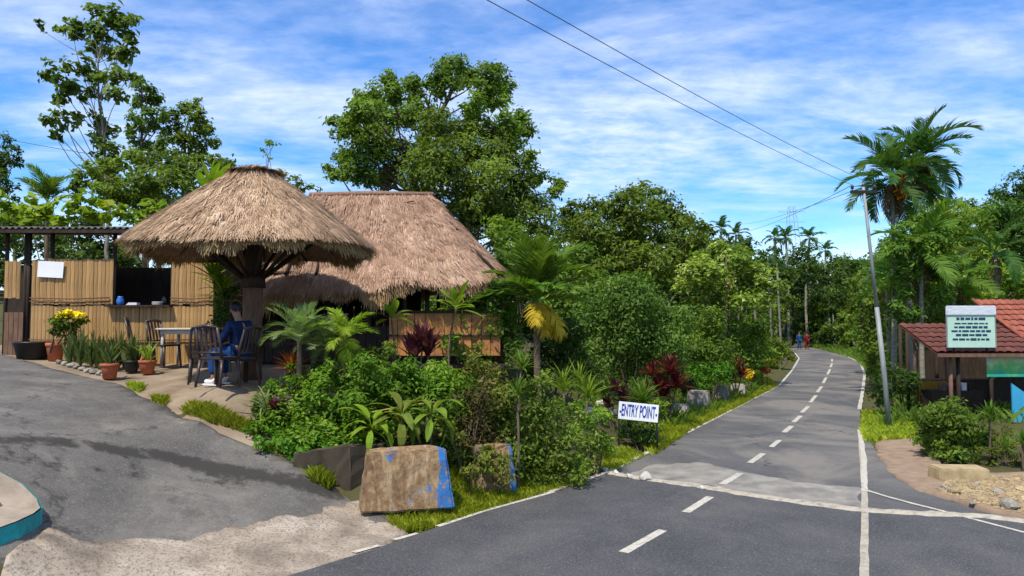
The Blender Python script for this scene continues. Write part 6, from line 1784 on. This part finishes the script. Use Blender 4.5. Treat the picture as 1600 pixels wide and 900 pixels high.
g = np.random.default_rng(9); mb = MB()
pl = [G(1466, 772), G(1480, 752), G(1545, 750), G(1620, 748), G(1640, 815), G(1560, 798)]
lo, hi = np.array(pl)[:, :2].min(0), np.array(pl)[:, :2].max(0)
C = g.uniform(lo, hi, (2600, 2)); C = C[in_poly(C, pl)]; Zc = H(C)
for c_, z_ in zip(C, Zc):
    s = g.uniform(.012, .038); v = unit(g.normal(size=(6, 3))) * s * g.uniform(.7, 1.2, (6, 1)); 
    v = np.array([[s, 0, 0], [-s, 0, 0], [0, s, 0], [0, -s, 0], [0, 0, s * .8], [0, 0, -s * .8]]) * g.uniform(.6, 1.3, (6, 1))
    mb.add(v + np.array([c_[0], c_[1], z_ + .075]), [(0, 2, 4), (2, 1, 4), (1, 3, 4), (3, 0, 4), (2, 0, 5), (1, 2, 5), (3, 1, 5), (0, 3, 5)])
tag(mb.build('gravel', 'stone_ochre'), 'loose ochre gravel and chippings around the rubble stones', 'gravel', None, 'stuff')

# greenery behind the large hut and behind the stall
shrub('leafy_shrub', 21.5, [(620, 470, 26), (650, 455, 26), (680, 470, 28), (710, 455, 26), (740, 470, 26), (660, 500, 26), (700, 500, 28), (590, 455, 22)], .17, .07, 'leaf_mid', 'green shrub seen between the posts of the thatched hut', seed=501, lai=3.6, depth=.3)
shrub('leafy_shrub', 27, [(1410, 500, 26), (1440, 490, 28), (1470, 500, 28), (1425, 530, 28), (1455, 535, 28), (1400, 555, 24), (1435, 565, 24), (1500, 480, 26), (1530, 465, 24), (1480, 460, 24)], .2, .08, 'leaf_mid', 'green thicket behind the stall and the yellow counter', seed=502, lai=3.6, depth=.3)
shrub('leafy_shrub', 31, [(1400, 440, 26), (1430, 430, 28), (1460, 440, 28), (1420, 470, 26), (1550, 440, 28), (1590, 440, 28), (1570, 465, 24), (1610, 460, 24), (1500, 440, 24)], .22, .09, 'leaf_light', 'pale green thicket rising behind the red stall roof', seed=503, lai=3.4, depth=.3)

# planting that spills over the terrace edge and round the second block
shrub('spilling_shrub', 10.75, [(420, 690, 22), (445, 700, 20), (470, 705, 20), (400, 672, 16), (500, 700, 20), (530, 700, 18)], .085, .038, 'leaf_herb', 'green shrub spilling over the top of the dark retaining wall', seed=601, lai=3.4)
shrub('spilling_shrub', 10.6, [(700, 672, 22), (720, 700, 24), (745, 712, 24), (770, 720, 24), (735, 735, 16), (790, 735, 22), (705, 715, 14)], .08, .034, 'leaf_mixed', 'olive shrub hanging over the small blue-ended block', seed=602, lai=3.0)
shrub('spilling_shrub', 11.0, [(560, 690, 16), (590, 700, 18), (620, 700, 16), (655, 695, 18), (685, 690, 16)], .08, .034, 'leaf_dark', 'dark low growth right behind the rusty barrier block', seed=603, lai=3.4)
shrub('terrace_shrub', 12.0, [(410, 625, 18), (430, 610, 16), (415, 650, 18), (398, 640, 12), (440, 640, 18)], .09, .035, 'leaf_olive', 'olive green shrub at the garden corner beside the patio chairs', seed=604, lai=3.2)
shrub('leafy_shrub', 12.6, [(500, 575, 18), (525, 585, 18), (560, 560, 16), (590, 555, 16), (480, 590, 16), (610, 545, 14)], .09, .04, 'leaf_mid', 'leafy shrub between the small palms and the hut planks', seed=605, lai=3.2)
px_tree('right_tree', 23.2, 1432, [(1430, 540), (1432, 470), (1430, 400)], [(1410, 360, 20), (1440, 350, 22), (1465, 365, 22), (1425, 385, 24), (1455, 395, 26), (1400, 395, 20), (1415, 420, 24), (1445, 430, 26), (1475, 420, 22), (1430, 460, 24), (1400, 450, 20), (1460, 465, 24), (1420, 490, 22), (1390, 480, 16)], .16, .07, 'leaf_mid', 'bushy tree hiding the trunks of the orange-fruited palms', .12, seed=606, lai=3.6)

# yellow marigold heads in the herb bed
for i, (px, py) in enumerate([(500, 622), (508, 630)]):
    c = at(px, py, 10.9)
    e = thing('marigold', c, ['larger yellow flower head in the bright herb bed', 'smaller yellow flower head in the bright herb bed'][i], 'flower')
    g = np.random.default_rng(i)
    V, rn = crown_arrays([(np.zeros(3), .045 - .012 * i)], .05, .03, g, 5, .6, 1.0)
    tag(quads_mesh('petals', V, 'petal_yellow', rn, e), kind='stuff')
    MB().tube([(0, 0, -.45), (.01, .02, -.2), (0, 0, 0)], .006, 5).build('stem', 'crownshaft', e, True)
